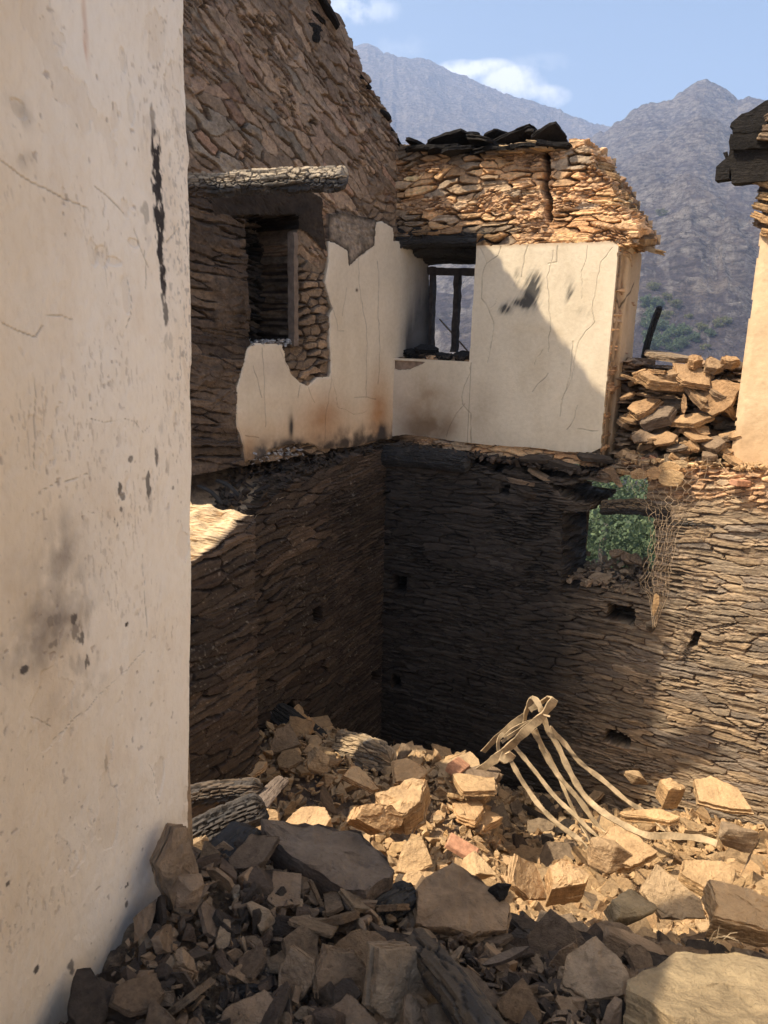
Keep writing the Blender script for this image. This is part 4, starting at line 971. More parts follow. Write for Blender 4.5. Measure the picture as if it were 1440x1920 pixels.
# ------------------------------------------------------------------ rock makers
def slab_geo(seed, l=1.0, w=.7, t=.16, n=7, layers=None, rag=.05, taper=.0, seg=4):
    """broken slate slab: angular outline, laminated edges, stepped and chipped faces"""
    g = random.Random(seed); G = np.random.default_rng(seed + 999)
    an = sorted((i + g.uniform(-.42, .42)) * 2 * math.pi / n for i in range(n))
    cor = []
    for a in an:
        rr = g.uniform(.62, 1.12); ca, sa = math.cos(a), math.sin(a)
        q = (abs(ca) ** 2.4 + abs(sa) ** 2.4) ** (-1 / 2.4)
        cor.append(np.array((ca * q * rr * l / 1.9, sa * q * rr * w / 1.9)))
    cc = []
    for i in range(n):                      # chip some of the corners off
        if g.random() < .3:
            p, c, q = cor[i - 1], cor[i], cor[(i + 1) % n]; f1, f2 = g.uniform(.08, .28), g.uniform(.08, .28)
            cc += [c + (p - c) * f1, c + (q - c) * f2]
        else: cc.append(cor[i])
    ring = []
    per = sum(np.linalg.norm(cc[(i + 1) % len(cc)] - cc[i]) for i in range(len(cc)))
    st = per / (n * seg * 1.5)
    for i in range(len(cc)):
        a, b_ = cc[i], cc[(i + 1) % len(cc)]; k_ = max(1, int(np.linalg.norm(b_ - a) / st + .5))
        for k in range(k_): ring.append(a + (b_ - a) * (k / k_))
    ring = np.array(ring); m_ = len(ring); mw = min(l, w)
    ring = ring + G.uniform(-1, 1, ring.shape) * rag * mw * .16
    L = layers or max(2, min(7, int(t / (.03 * max(l, w))) + 1))
    ang = np.arctan2(ring[:, 1], ring[:, 0]); kx, ky = g.uniform(-taper, taper), g.uniform(-taper, taper)
    hs = np.cumsum([0] + [g.uniform(.4, 1.6) for _ in range(L)]); hs = (hs / hs[-1] - .5) * t
    def zt(x, y, z): return z * (1 + kx * x / l * 2 + ky * y / w * 2)
    V = []; F = []
    bx_ = fbm(ring[:, 0] / l * 2.5 + seed * .7, ring[:, 1] / l * 2.5, 3, 3)
    for i in range(L):
        s = 1 + g.uniform(-.05, .03) + .16 * fbm(np.cos(ang) * 2.2 + i * 1.7 + seed, np.sin(ang) * 2.2 + i, 11, 3)
        o2 = G.uniform(-1, 1, 2) * .012 * l
        for e_, z in enumerate((hs[i], hs[i + 1])):
            q = ring * s[:, None] * (1 + G.uniform(-1, 1, (m_, 1)) * rag * .25) + o2
            zz = zt(q[:, 0], q[:, 1], z) + G.uniform(-1, 1, m_) * t * .04 + bx_ * t * .35
            if i == 0 and e_ == 0: zz = zz + t * .08 * G.random(m_)
            if i == L - 1 and e_ == 1: zz = zz - t * .1 * G.random(m_) ** 2
            V += [Vector((x, y, z_)) for (x, y), z_ in zip(q, zz)]
            last = q
    for i in range(2 * L - 1):
        for j in range(m_):
            F.append((i * m_ + j, i * m_ + (j + 1) % m_, (i + 1) * m_ + (j + 1) % m_, (i + 1) * m_ + j))
    first = np.array([(V[j].x, V[j].y) for j in range(m_)])
    for top in (0, 1):
        base = (2 * L - 1) * m_ if top else 0; src = last if top else first
        prev = list(range(base, base + m_)); z0 = hs[-1] if top else hs[0]
        def surf(q):
            x, y = q[:, 0], q[:, 1]; so = seed * .61 + top * 7
            b1 = fbm(x / l * 2.5 + seed * .7, y / l * 2.5, 3, 3) * t * .35
            ter = np.floor((fbm(x / l * 2.2 + so, y / l * 3 + so, 21, 4) + .5) * 5) / 5 - .5
            fine = fbm(x / l * 9 + so, y / l * 9, 23, 3)
            return zt(x, y, z0) + b1 + (1 if top else -1) * (ter * t * .3 + fine * t * .12 + t * .02)
        for f_ in (.975, .85, .66, .48, .28, .12):
            q = src * f_ * (1 + G.uniform(-.02, .02, (m_, 1))); zz = surf(q); k0 = len(V)
            V += [Vector((x, y, z_)) for (x, y), z_ in zip(q, zz)]; cur = list(range(k0, k0 + m_))
            for j in range(m_):
                a, b_, c_, d_ = prev[j], prev[(j + 1) % m_], cur[(j + 1) % m_], cur[j]
                F.append((a, b_, c_, d_) if top else (d_, c_, b_, a))
            prev = cur
        V.append(Vector((0, 0, float(surf(np.array([[0.0, 0.0]]))[0])))); c9 = len(V) - 1
        for j in range(m_):
            F.append((prev[j], prev[(j + 1) % m_], c9) if top else (prev[(j + 1) % m_], prev[j], c9))
    return V, F
def chunk_geo(seed, l=1, w=.8, t=.6, n=13, sub=2, amp=.05):
    g = random.Random(seed); bm = bmesh.new()
    for i in range(n):
        p = Vector((g.uniform(-1, 1), g.uniform(-1, 1), g.uniform(-1, 1)))
        q = (abs(p.x) ** 4 + abs(p.y) ** 4 + abs(p.z) ** 4) ** .25; p = p / max(q, .2) * g.uniform(.8, 1)
        bm.verts.new((p.x * l / 2, p.y * w / 2, p.z * t / 2))
    r_ = bmesh.ops.convex_hull(bm, input=bm.verts)
    junk = list({v for v in r_['geom_interior'] + r_['geom_unused'] if isinstance(v, bmesh.types.BMVert)})
    if junk: bmesh.ops.delete(bm, geom=junk, context='VERTS')
    bmesh.ops.bevel(bm, geom=bm.edges[:], offset=.035 * min(l, w, t), segments=1, affect='EDGES')
    bmesh.ops.triangulate(bm, faces=bm.faces[:])
    for k in range(sub):
        bmesh.ops.subdivide_edges(bm, edges=[e for e in bm.edges if e.calc_length() > .09 * max(l, w, t)], cuts=1)
        bmesh.ops.triangulate(bm, faces=bm.faces[:])
    bm.normal_update()
    co = np.array([v.co[:] for v in bm.verts]) / max(l, w, t)
    d = fbm(co[:, 0] * 4 + co[:, 2] * 3 + seed, co[:, 1] * 4 - co[:, 2] * 5, seed % 50, 4) * amp * max(l, w, t) * 2
    lay = (h2(np.floor(co[:, 2] * 13 + seed), 0 * co[:, 0], seed) - .5) * .5 * amp * max(l, w, t)
    for v, dd, ll in zip(list(bm.verts), d, lay):
        nn = v.normal; v.co += nn * float(dd) + Vector((nn.x, nn.y, 0)) * float(ll)
    bm.verts.index_update()
    V = [v.co.copy() for v in bm.verts]; F = [tuple(v.index for v in f.verts) for f in bm.faces]; bm.free()
    return V, F
def rock(name, geo, mat, loc, rot, label=None, cat=None, group=None, scale=None, parent=None):
    me = bpy.data.meshes.new(name); me.from_pydata([tuple(v) for v in geo[0]], [], geo[1]); me.materials.append(mat)
    o = bpy.data.objects.new(name, me); COL.objects.link(o); o.location = loc; o.rotation_euler = rot
    if scale: o.scale = scale
    if parent: o.parent = parent
    return tag(o, label, cat, group)

# ------------------------------------------------------------------ beams, logs, slates
def log_mesh(name, p0, p1, r0, r1, seed, mat=M_CHAR, col=(.02, .019, .018), top=None, cell=.028, deep=.009, flat=1.0, bend=.02, res=.006, ragged=.5, sq=0.0, an=(1.9, .6)):
    """charred log: alligator cracked surface, ragged ends"""
    p0 = Vector(p0); p1 = Vector(p1); L = (p1 - p0).length; d = (p1 - p0) / L
    a = d.cross(Vector((0, 0, 1))); a = a.normalized() if a.length > .05 else Vector((1, 0, 0)); b_ = a.cross(d).normalized()
    nl = max(12, int(L / res)); na = max(20, int(2 * math.pi * max(r0, r1) / res))
    u = np.linspace(0, L, nl); w = np.linspace(0, 2 * math.pi, na, endpoint=False)
    U, Wd = np.meshgrid(u, w, indexing='ij'); rr = r0 + (r1 - r0) * U / L
    C_, S_ = np.cos(Wd), np.sin(Wd)
    arc = Wd * max(r0, r1)
    g, e, r, _ = stones(U + .01 * fbm(U * 20, arc * 20, seed), arc + .006 * fbm(U * 30, arc * 30, seed + 1), cell * an[0], cell * an[1], seed, .45)
    h = deep * 1.6 * fbm(U * 5, arc * 75, seed + 21, 3) - deep * (.3 + 1.3 * vnoise(U * 8, arc * 12, seed + 22)) * sst(.005, .0, e) + (r[0] - .5) * deep * .8 + fbm(U * 6, C_ * 2 + S_, seed + 2, 4) * .25 * rr + fbm(U * 60, arc * 60, seed + 3, 2) * deep * .5
    h += .1 * rr * np.cos(2 * Wd + seed) 
    if sq: sqf = (np.abs(C_) ** 5 + np.abs(S_) ** 5) ** (-.2); rr = rr * (1 + (sqf - 1) * sq)
    end = np.minimum(U, L - U) + ragged * max(r0, r1) * (fbm(C_ * 2.5 + 4, S_ * 2.5 + 4, seed + 5, 3) + .2)
    h = h - rr * .9 * sst(max(r0, r1) * .5, -.01, end) * (1 if ragged else 0)
    R_ = np.maximum(rr + h, .002)
    bz = bend * np.sin(U / L * math.pi)
    A = np.array(a); B = np.array(b_) * flat; D = np.array(d); P0 = np.array(p0)
    P = P0 + U[..., None] * D + (R_ * C_)[..., None] * A + (R_ * S_ + bz)[..., None] * B
    c = np.ones(U.shape + (3,)) * np.array(col) * (.7 + .8 * r[1])[..., None]
    if top is not None:
        k = np.clip(sst(-.6, .5, S_ + .5 * fbm(U * 15, arc * 15, seed + 8, 3)) * sst(.2, .7, r[2] + .3) * sst(.001, .004, e), 0, 1)[..., None]
        c = c * (1 - k) + np.array(top) * k
    ix = np.arange(nl * na).reshape(nl, na)
    q = np.stack([ix[:-1], np.roll(ix, -1, 1)[:-1], np.roll(ix, -1, 1)[1:], ix[1:]], -1).reshape(-1, 4)
    V = np.concatenate([P.reshape(-1, 3), P[0].mean(0)[None], P[-1].mean(0)[None]]); n = nl * na
    capf = np.array([[ix[0, (k + 1) % na], ix[0, k], n, n] for k in range(na)]); capb = np.array([[ix[-1, k], ix[-1, (k + 1) % na], n + 1, n + 1] for k in range(na)])
    Cc = np.concatenate([c.reshape(-1, 3), [col, col]])
    fl = [tuple(x) for x in q] + [(x[0], x[1], x[2]) for x in capf] + [(x[0], x[1], x[2]) for x in capb]
    return new_mesh(name, V, fl, mat, None, Cc, False)

lg = log_mesh('charred_beam', at(250, 352, 4.62), at(652, 334, 4.32), .055, .058, 3, col=(.03, .027, .025), top=(.4, .32, .22), cell=.034, deep=.013, ragged=.35, bend=.0, an=(1.0, .8))
tag(lg, 'charred round beam sticking out level across the gable wall, its top side sunlit and cracked in blocks', 'beam')
M_CH2 = mat_char('burnt_black_wood', ash=(.07, .062, .055), amt=.66, brown=(.045, .03, .02))
lg = log_mesh('charred_beam', PFL.pos(-.06, PFL.hit(728, 858)[1], -.02), PFL.pos(PFL.hit(884, 868)[0], PFL.hit(884, 870)[1] + .0, -.01), .095, .09, 7, M_CH2, deep=.008, cell=.03)
tag(lg, 'thick black beam end lying in the corner directly below the plaster, right of the wall corner', 'beam')
# lintel over the upper window
zl = ZHEAD + .03
lg = log_mesh('lintel', PF.pos(-.15, zl + .06, -.09), PF.pos(SW + .1, zl + .05, -.09), .085, .08, 9, M_CH2, deep=.008, cell=.04, sq=.7, ragged=0); par(lg, front)
lg = log_mesh('lintel', PF.pos(-.15, zl - .0, -.27), PF.pos(SW + .12, zl - .0, -.27), .09, .09, 10, M_CH2, deep=.008, cell=.04, sq=.8, ragged=0); par(lg, front)
lg = log_mesh('lintel', PF.pos(-.15, zl - .05, -.43), PF.pos(SW + .12, zl - .05, -.43), .09, .09, 12, M_CH2, deep=.008, cell=.04, sq=.8, ragged=0); par(lg, front)
# log across the lower broken hole
lg = log_mesh('charred_lintel', PFL.pos(PFL.hit(1118, 955)[0], PFL.hit(1118, 958)[1], -.12), PFL.pos(PFL.hit(1262, 950)[0], PFL.hit(1262, 960)[1], -.03), .05, .06, 15, M_CH2, deep=.01, cell=.03, top=(.2, .14, .08), ragged=.9)
tag(lg, 'burnt black lintel log crossing the top of the broken window hole under the wire mesh', 'beam')
lg = log_mesh('charred_lintel', PFL.pos(PFL.hit(1225, 985)[0], PFL.hit(1225, 985)[1], -.02), PFL.pos(PFL.hit(1345, 965)[0], PFL.hit(1345, 985)[1], -.02), .03, .035, 16, M_CHAR, deep=.009, cell=.03, top=(.35, .25, .15), ragged=.7)
tag(lg, 'split charred beam stub embedded in the sunlit wall just below the black lintel log', 'beam')
lg = log_mesh('charred_post', at(1208, 672, 6.05), at(1238, 574, 6.05), .045, .035, 17, M_CH2, deep=.006, cell=.03, flat=.6, ragged=.6)
tag(lg, 'black burnt post stump standing beside the pier above the stacked slabs', 'post')
lg = log_mesh('charred_post', at(497, 1325, 5.2), at(648, 1440, 4.75), .09, .1, 19, M_CH2, deep=.012, cell=.05, ragged=.9)
tag(lg, 'long black charred log leaning down out of the dark corner onto the rubble', 'log')
lg = log_mesh('charred_log', at(632, 1400, 4.7), at(735, 1432, 4.45), .11, .085, 21, M_CHAR, col=(.09, .07, .05), top=(.42, .31, .19), deep=.018, cell=.05, ragged=1.0)
tag(lg, 'sunlit burnt log end with rough tan crust and white ash below the long black log', 'log')
lg = log_mesh('charred_log', at(330, 1500, 3.35), at(490, 1478, 3.3), .055, .05, 23, M_CH2, col=(.03, .026, .023), top=(.1, .07, .045), deep=.01, cell=.03, ragged=.8)
tag(lg, 'upper of two charred logs poking out from behind the white wall, brown on top', 'log')
lg = log_mesh('charred_log', at(320, 1600, 2.75), at(497, 1512, 2.85), .075, .065, 25, M_CH2, col=(.022, .02, .019), top=(.05, .04, .032), deep=.012, cell=.03, ragged=.8)
tag(lg, 'lower thicker black log poking out from behind the white wall, alligator cracked', 'log')
lg = log_mesh('split_timber', at(470, 1530, 3.1), at(530, 1460, 3.5), .05, .035, 26, M_WOOD, col=(.3, .22, .14), deep=.006, cell=.04, ragged=.9, flat=.5)
tag(lg, 'short tan splintered timber propped against the black log in the sun', 'timber')
lg = log_mesh('burnt_timber', at(372, 1700, 1.9), at(476, 1555, 2.12), .07, .05, 27, M_CH2, deep=.006, cell=.05, sq=.8, ragged=.5)
tag(lg, 'black burnt timber with a pale upper edge lying left of the large flat boulder', 'timber')
lg = log_mesh('burnt_timber', at(775, 1770, 1.6), at(960, 2010, 1.22), .045, .05, 29, M_CH2, col=(.022, .02, .018), top=(.075, .055, .035), deep=.008, cell=.05, ragged=.5)
tag(lg, 'dark scorched timber running down to the bottom edge right of the upright slab', 'timber')
lg = log_mesh('burnt_timber', at(660, 1755, 1.85), at(775, 1675, 2.0), .05, .045, 31, M_CH2, deep=.008, cell=.04, ragged=.9)
tag(lg, 'black charred piece wedged under the right end of the large flat boulder', 'timber')
lg = log_mesh('burnt_timber', at(420, 1880, 1.5), at(510, 1865, 1.5), .022, .015, 33, M_CH2, deep=.004, cell=.02, ragged=.9)
tag(lg, 'small black charcoal stick lying left of the pale slab at the bottom', 'charcoal')

# ------------------------------------------------------------------ upper window frame (front wall) and niche post
fr = thing('window_frame', 'burnt dark wooden window frame without glass at the back of the upper opening', 'window frame', tuple(PF.pos(.35, ZSILL, -.42)))
def bar(pl, a, b_, w, hoff, dep, name, mat, root, jit=.004, seed=0):
    """rough squared bar between two (u, z) points of a plane, hoff = distance from the plane"""
    g = random.Random(seed); p = pl.pos(a[0], a[1], hoff); q = pl.pos(b_[0], b_[1], hoff); d = (q - p).normalized(); n = Vector(pl.n); s = d.cross(n).normalized()
    V = []; F = []; N = max(4, int((q - p).length / .05))
    for i in range(N + 1):
        c_ = p.lerp(q, i / N)
        for sx, sy in ((-1, -1), (1, -1), (1, 1), (-1, 1)):
            V.append(c_ + s * (sx * w / 2 + g.uniform(-jit, jit)) + n * (sy * dep / 2 + g.uniform(-jit, jit)))
    for i in range(N):
        for k in range(4): F.append((i * 4 + k, i * 4 + (k + 1) % 4, i * 4 + 4 + (k + 1) % 4, i * 4 + 4 + k))
    F += [(3, 2, 1, 0), (N * 4, N * 4 + 1, N * 4 + 2, N * 4 + 3)]
    o = new_mesh(name, V, F, mat)
    if root: par(o, root)
    return o
PB = Plane(CX, CY, 122.0, 1, 0); PB.n = PF.n.copy(); PB.p = PF.p - PF.n * .44
def hb(px, py): return PB.hit(px, py)
bar(PB, hb(808, 668), hb(812, 500), .035, 0, .06, 'stile', M_POST, fr, seed=1)
bar(PB, (hb(900, 600)[0] + .02, hb(900, 668)[1]), (hb(900, 600)[0] + .02, hb(900, 500)[1]), .05, 0, .06, 'stile', M_POST, fr, seed=2)
bar(PB, hb(853, 660), hb(860, 508), .05, 0.01, .05, 'mullion', M_POST, fr, .006, seed=3)
bar(PB, hb(800, 508), hb(905, 511), .06, 0, .07, 'head_rail', M_POST, fr, seed=4)
bar(PB, hb(800, 669), hb(905, 671), .05, 0, .07, 'sill_rail', M_POST, fr, seed=5)
st = bar(PB, hb(812, 598), hb(868, 662), .012, -.12, .012, 'broken_stick', M_WOOD, None, .002, seed=6)
tag(st, 'thin pale stick hanging diagonally outside the burnt window frame', 'stick')
zf = PL.hit(545, 436)[1]; zb = PL.hit(552, 648)[1]; uu = (PL.hit(546, 440)[0] + PL.hit(551, 640)[0]) / 2
npost = bar(PL, (uu, zb), (uu, zf), .04, .005, .06, 'window_post', M_WOOD, None, .004, seed=7)
tag(npost, 'narrow scorched wooden post standing at the right side of the dark niche', 'post')

# ------------------------------------------------------------------ thin slabs lying on or sticking out of walls
def poly_slab(name, pl, pts, off, th, mat, seed=0, tilt=(0, 0), parent=None):
    """flat plate whose outline is given in photo pixels on a wall plane; thickness along the wall normal"""
    g = random.Random(seed); P_ = pl.poly(pts); q = []
    for (x1, y1), (x2, y2) in zip(P_, P_[1:] + P_[:1]):
        n = max(1, int(math.hypot(x2 - x1, y2 - y1) / .04))
        for k in range(n):
            t_ = k / n; j = .006 if k else .002; q.append((x1 + (x2 - x1) * t_ + g.uniform(-j, j), y1 + (y2 - y1) * t_ + g.uniform(-j, j)))
    cx = sum(a for a, _ in q) / len(q); cz = sum(a for _, a in q) / len(q)
    V = []; n = len(q)
    for s_ in (0, 1):
        for (u, z) in q:
            V.append(pl.pos(u + g.uniform(-.002, .002), z + g.uniform(-.002, .002), off - th * s_ + (u - cx) * tilt[0] + (z - cz) * tilt[1]))
    V += [pl.pos(cx, cz, off + .004), pl.pos(cx, cz, off - th)]
    F = [(i, (i + 1) % n, 2 * n) for i in range(n)] + [((i + 1) % n + n, i + n, 2 * n + 1) for i in range(n)] + [(i, i + n, (i + 1) % n + n, (i + 1) % n) for i in range(n)]
    o = new_mesh(name, V, F, mat)
    if parent: par(o, parent)
    return o
def flat_slab(name, loc, l, w, t, rot, mat, seed, label, cat='slate', group=None, n=6):
    return rock(name, slab_geo(seed, l, w, t, n, rag=.05), mat, loc, rot, label, cat, group)
# burnt roof slates on top of the front wall
FA = R(-32.0)     # yaw of things lined up with the front wall
rs_ = [(775, 262, .30, .30, .02, 'leftmost black roof slate on the front wall, by the gable'), (835, 262, .42, .30, .025, 'black roof slate second from the gable, slightly raised'),
       (862, 250, .24, .2, .02, 'small black slate tipped up on the wall top left of the middle'), (905, 262, .45, .34, .03, 'broad black slate in the middle of the wall top'),
       (925, 246, .22, .18, .02, 'small black slate perched above the middle of the wall top'), (965, 250, .4, .3, .02, 'black slate with lifted edge right of the middle of the wall top'),
       (1000, 243, .2, .18, .018, 'little black slate standing highest near the right end'), (1020, 256, .4, .34, .022, 'long black slate at the right end above the big crack')]
for i, (px, py, l, w, t_, lb) in enumerate(rs_):
    u, z = PF.hit(px, py + 6)
    p = PF.pos(u, z, -.05 - .04 * (i % 3))
    flat_slab('roof_slate', p, l, w, t_, (R(-14 - 8 * (i % 3)), R(12 - 13 * ((i * 2) % 3)), FA + R(34 * (i % 3) - 30)), M_BLACK, 40 + i, lb, 'roof slate', 'burnt slates on the front wall')
for i in range(7):
    u, z = PF.hit(790 + i * 40, 279 - (i > 3) * 6); p = PF.pos(u, z - .015, -.05)
    rock('roof_slate', slab_geo(60 + i, .36, .36, .03, 7), M_BLACK, p, (R(-8 + 5 * (i % 2)), R(3), FA + i), 'black burnt slate bedded flat under the upper slates of the front wall', 'roof slate', 'lower burnt slates on the front wall')
for i in range(4):
    u, z = PF.hit(935 + i * 28, 279 - i * 3); p = PF.pos(u, z - .02, -.0)
    rock('capping_stone', slab_geo(70 + i, .26, .2, .05, 7), M_TAN if i % 2 else M_GREY, p, (R(4), R(3), FA + i * .4), 'grey brown capping stone sitting just below the black slates', 'stone', 'capping stones of the front wall')
# slates along the sloping gable edge
for i, (px, py, l, w, lb, rx, ry) in enumerate([(610, 14, .4, .26, 'topmost black slate at the gable edge, tip hanging out', 12, -38), (600, 34, .3, .2, 'dark slate tucked under the topmost gable slate', 8, -20),
                                             (594, 64, .24, .2, 'dark rounded stone below the top slates of the gable', 0, 0), (688, 152, .22, .2, 'single black slate jutting out midway down the gable edge', 10, -35),
                                             (722, 216, .26, .2, 'thin dark slate jutting out low on the gable edge', -5, -28), (744, 262, .2, .16, 'dark slate at the bottom of the gable edge by the front wall', -8, -55)]):
    u, z = PL.hit(px, py); p = PL.pos(u, z, -.06)
    rock('gable_slate', slab_geo(80 + i, l, w, .022 if i != 2 else .1, 6), M_BLACK, p, (R(rx), R(-ry), R(50)), lb, 'roof slate')
u, z = PL.hit(618, 68)
rock('coping_stone', chunk_geo(91, .14, .12, .075), M_TAN, PL.pos(u, z, -.1), (.1, .3, 1), 'pale stone sitting on the gable edge just below the top slates', 'stone')
# burnt eave hanging over the right wall
ev = thing('burnt_eave', 'black burnt eave boards jutting out over the right hand wall', 'eave', tuple(PF.pos(SR0 + .1, 1.3, 0)))
PEv = Plane(CX, CY, 122.0, 1); PEv.n = PF.n.copy()
for i, (pts, off, th) in enumerate([([(1347, 318), (1372, 298), (1372, 340), (1347, 343)], .1, .1), ([(1371, 300), (1374, 258), (1500, 262), (1500, 330), (1437, 345), (1376, 348)], .1, .12),
                                    ([(1376, 305), (1378, 255), (1380, 236), (1500, 225), (1500, 300)], .07, .12), ([(1369, 240), (1371, 231), (1392, 214), (1404, 211), (1437, 190), (1500, 170), (1500, 262), (1378, 240)], .02, .5), ([(1360, 292), (1368, 290), (1371, 304), (1366, 306)], .09, .02),
                                    ([(1377, 262), (1500, 256), (1500, 284), (1377, 288)], .135, .02), ([(1379, 236), (1500, 230), (1500, 252), (1379, 258)], .13, .02)]):
    poly_slab('board' if i < 6 else 'roof_edge', PEv, pts, off, th, M_BLACK, 20 + i, parent=ev)
for i, (px, py, l, rr_) in enumerate([(1425, 272, .25, 12), (1432, 255, .2, 5), (1436, 235, .2, 8)]):
    u, z = PF.hit(px, py); rock('eave_stone', slab_geo(95 + i, l, .2, .035), M_GREY, PF.pos(u + .08, z, .12), (0, R(rr_), FA), 'thin grey stone lying in the burnt eave on the right', 'stone', 'stones in the burnt eave')
for i in range(9):
    u, z = PF.hit(1418 + (i % 3) * 6, 352 + i * 11)
    rock('wall_slab', slab_geo(110 + i, .26, .2, .04), (M_TAN, M_GREY)[i % 2], PF.pos(u + .09, z, -.03 - .05 * (i % 2)), (R(4 * (i % 3)), R(24 - 5 * (i % 3)), FA), 'thin tan slab sticking out of the broken wall end below the burnt eave', 'slab', 'slabs of the broken right wall end')
# slabs jutting from the broken right end of the front wall top
for i in range(16):
    px = 1105 + i * 6.5; py = 300 + i * 10.5
    u, z = PF.hit(px, py); rr_ = random.Random(i)
    rock('wall_slab', slab_geo(130 + i, .24 + .1 * rr_.random(), .2, .03 + .02 * rr_.random()), (M_TAN, M_GREY, M_TAN)[i % 3], PF.pos(u - .05, z, -.12 - .2 * rr_.random()), (R(rr_.uniform(-6, 6)), R(rr_.uniform(-2, 16)), FA + rr_.uniform(-.4, .4)),
         'thin slab jutting from the broken right edge above the plaster pier', 'slab', 'slabs of the broken pier top')

# ------------------------------------------------------------------ rubble heap
HX = np.array([-3.5, -1.2, -.6, 0, .6, .85, 1.6, 2.4, 3.2, 6])
HY = np.array([-4, .6, 1.4, 2.0, 2.5, 3.1, 3.8, 4.6, 5.0, 5.6, 6.8])
HT = np.array([
    [-1.7, -1.5, -1.5, -1.5, -1.5, -1.5, -1.5, -1.6, -1.7, -1.8],
    [-1.6, -1.45, -1.45, -1.45, -1.45, -1.45, -1.45, -1.5, -1.6, -1.8],
    [-1.5, -1.52, -1.55, -1.56, -1.58, -1.58, -1.62, -1.7, -1.8, -2.0],
    [-1.5, -1.46, -1.5, -1.74, -1.9, -1.95, -2.05, -2.1, -2.2, -2.4],
    [-1.9, -1.7, -1.95, -2.28, -2.36, -2.36, -2.4, -2.42, -2.5, -2.6],
    [-2.9, -2.85, -2.75, -2.72, -2.72, -2.78, -2.75, -2.75, -2.75, -2.8],
    [-3.1, -3.0, -2.95, -2.88, -2.9, -3.25, -3.15, -3.05, -3.0, -3.0],
    [-3.1, -2.9, -2.8, -2.82, -2.86, -3.5, -3.45, -3.35, -3.3, -3.3],
    [-3.1, -2.95, -2.85, -3.0, -3.15, -3.62, -3.6, -3.5, -3.5, -3.5],
    [-3.3, -3.2, -3.1, -3.7, -3.75, -3.78, -3.7, -3.7, -3.7, -3.7],
    [-3.9, -3.9, -3.9, -3.9, -3.9, -3.9, -3.9, -3.9, -3.9, -3.9]])
def heap0(x, y):
    x = np.asarray(x, float); y = np.asarray(y, float)
    i = np.clip(np.searchsorted(HX, x) - 1, 0, len(HX) - 2); j = np.clip(np.searchsorted(HY, y) - 1, 0, len(HY) - 2)
    a = np.clip((x - HX[i]) / (HX[i + 1] - HX[i]), 0, 1); b_ = np.clip((y - HY[j]) / (HY[j + 1] - HY[j]), 0, 1)
    return (HT[j, i] * (1 - a) + HT[j, i + 1] * a) * (1 - b_) + (HT[j + 1, i] * (1 - a) + HT[j + 1, i + 1] * a) * b_
def heap(x, y):
    x = np.asarray(x, float); y = np.asarray(y, float)
    s = sum(heap0(x + dx, y + dy) for dx, dy in ((0, 0), (.12, 0), (-.12, 0), (0, .12), (0, -.12))) / 5
    return s + .09 * fbm(x * 3.2, y * 3.2, 7, 3)
gx = np.concatenate([np.linspace(-3.4, -1.6, 20)[:-1], np.linspace(-1.6, 3.6, 400), np.linspace(3.6, 6, 20)[1:]]); gy = np.concatenate([np.linspace(-4, .8, 30)[:-1], np.linspace(.8, 6.7, 430)])
GX, GY = np.meshgrid(gx, gy, indexing='ij')
GZ = heap(GX, GY) - .05 + .05 * fbm(GX * 16, GY * 16, 9, 4) + .02 * (h2(np.floor(GX / .05 + 3 * fbm(GX * 5, GY * 5, 3)), np.floor(GY / .05), 5) - .5)
ix = np.arange(GX.size).reshape(GX.shape)
m, t, b = mat_base('rubble_earth', .95)
ob = nd(t, 'ShaderNodeTexCoord').outputs['Object']
n1 = noise(t, ob, 2.2, 4, .6); n2 = noise(t, ob, 26, 6, .7); n3 = noise(t, ob, 110, 4, .7)
sp_ = nd(t, 'ShaderNodeSeparateXYZ'); t.links.new(ob, sp_.inputs[0])
c = ramp(t, n2, [(.3, (.26, .17, .1)), (.5, (.4, .27, .16)), (.7, (.52, .38, .24))])
c = mixc(t, ramp(t, n1, [(.5, (0, 0, 0)), (.62, (.8, .8, .8))]), c, (.14, .11, .09))
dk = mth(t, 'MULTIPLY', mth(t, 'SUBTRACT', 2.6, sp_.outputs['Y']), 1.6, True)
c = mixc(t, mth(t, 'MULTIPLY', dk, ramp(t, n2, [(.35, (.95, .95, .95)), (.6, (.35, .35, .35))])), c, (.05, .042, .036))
c = mixc(t, ramp(t, n3, [(.62, (0, 0, 0)), (.68, (.7, .7, .7))]), c, (.5, .42, .32))
t.links.new(c, b.inputs['Base Color']); bump(t, b, mth(t, 'ADD', n2, n3), 1.0, .012)
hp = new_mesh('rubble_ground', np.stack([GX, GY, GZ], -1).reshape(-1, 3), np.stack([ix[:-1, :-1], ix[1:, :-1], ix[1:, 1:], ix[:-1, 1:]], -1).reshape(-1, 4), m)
tag(hp, kind='structure')

def hz(x, y): return float(heap(np.array([x]), np.array([y]))[0])
def ground_hit(px, py, zoff=0.0):
    """where the photo ray meets the heap surface"""
    d = ray(px, py); ys = np.linspace(.9, 6.6, 1200); xs = d[0] / d[1] * ys; zs = d[2] / d[1] * ys
    k = np.nonzero(zs < heap(xs, ys) + zoff)[0]; k = k[0] if len(k) else -1
    return Vector((xs[k], ys[k], zs[k]))
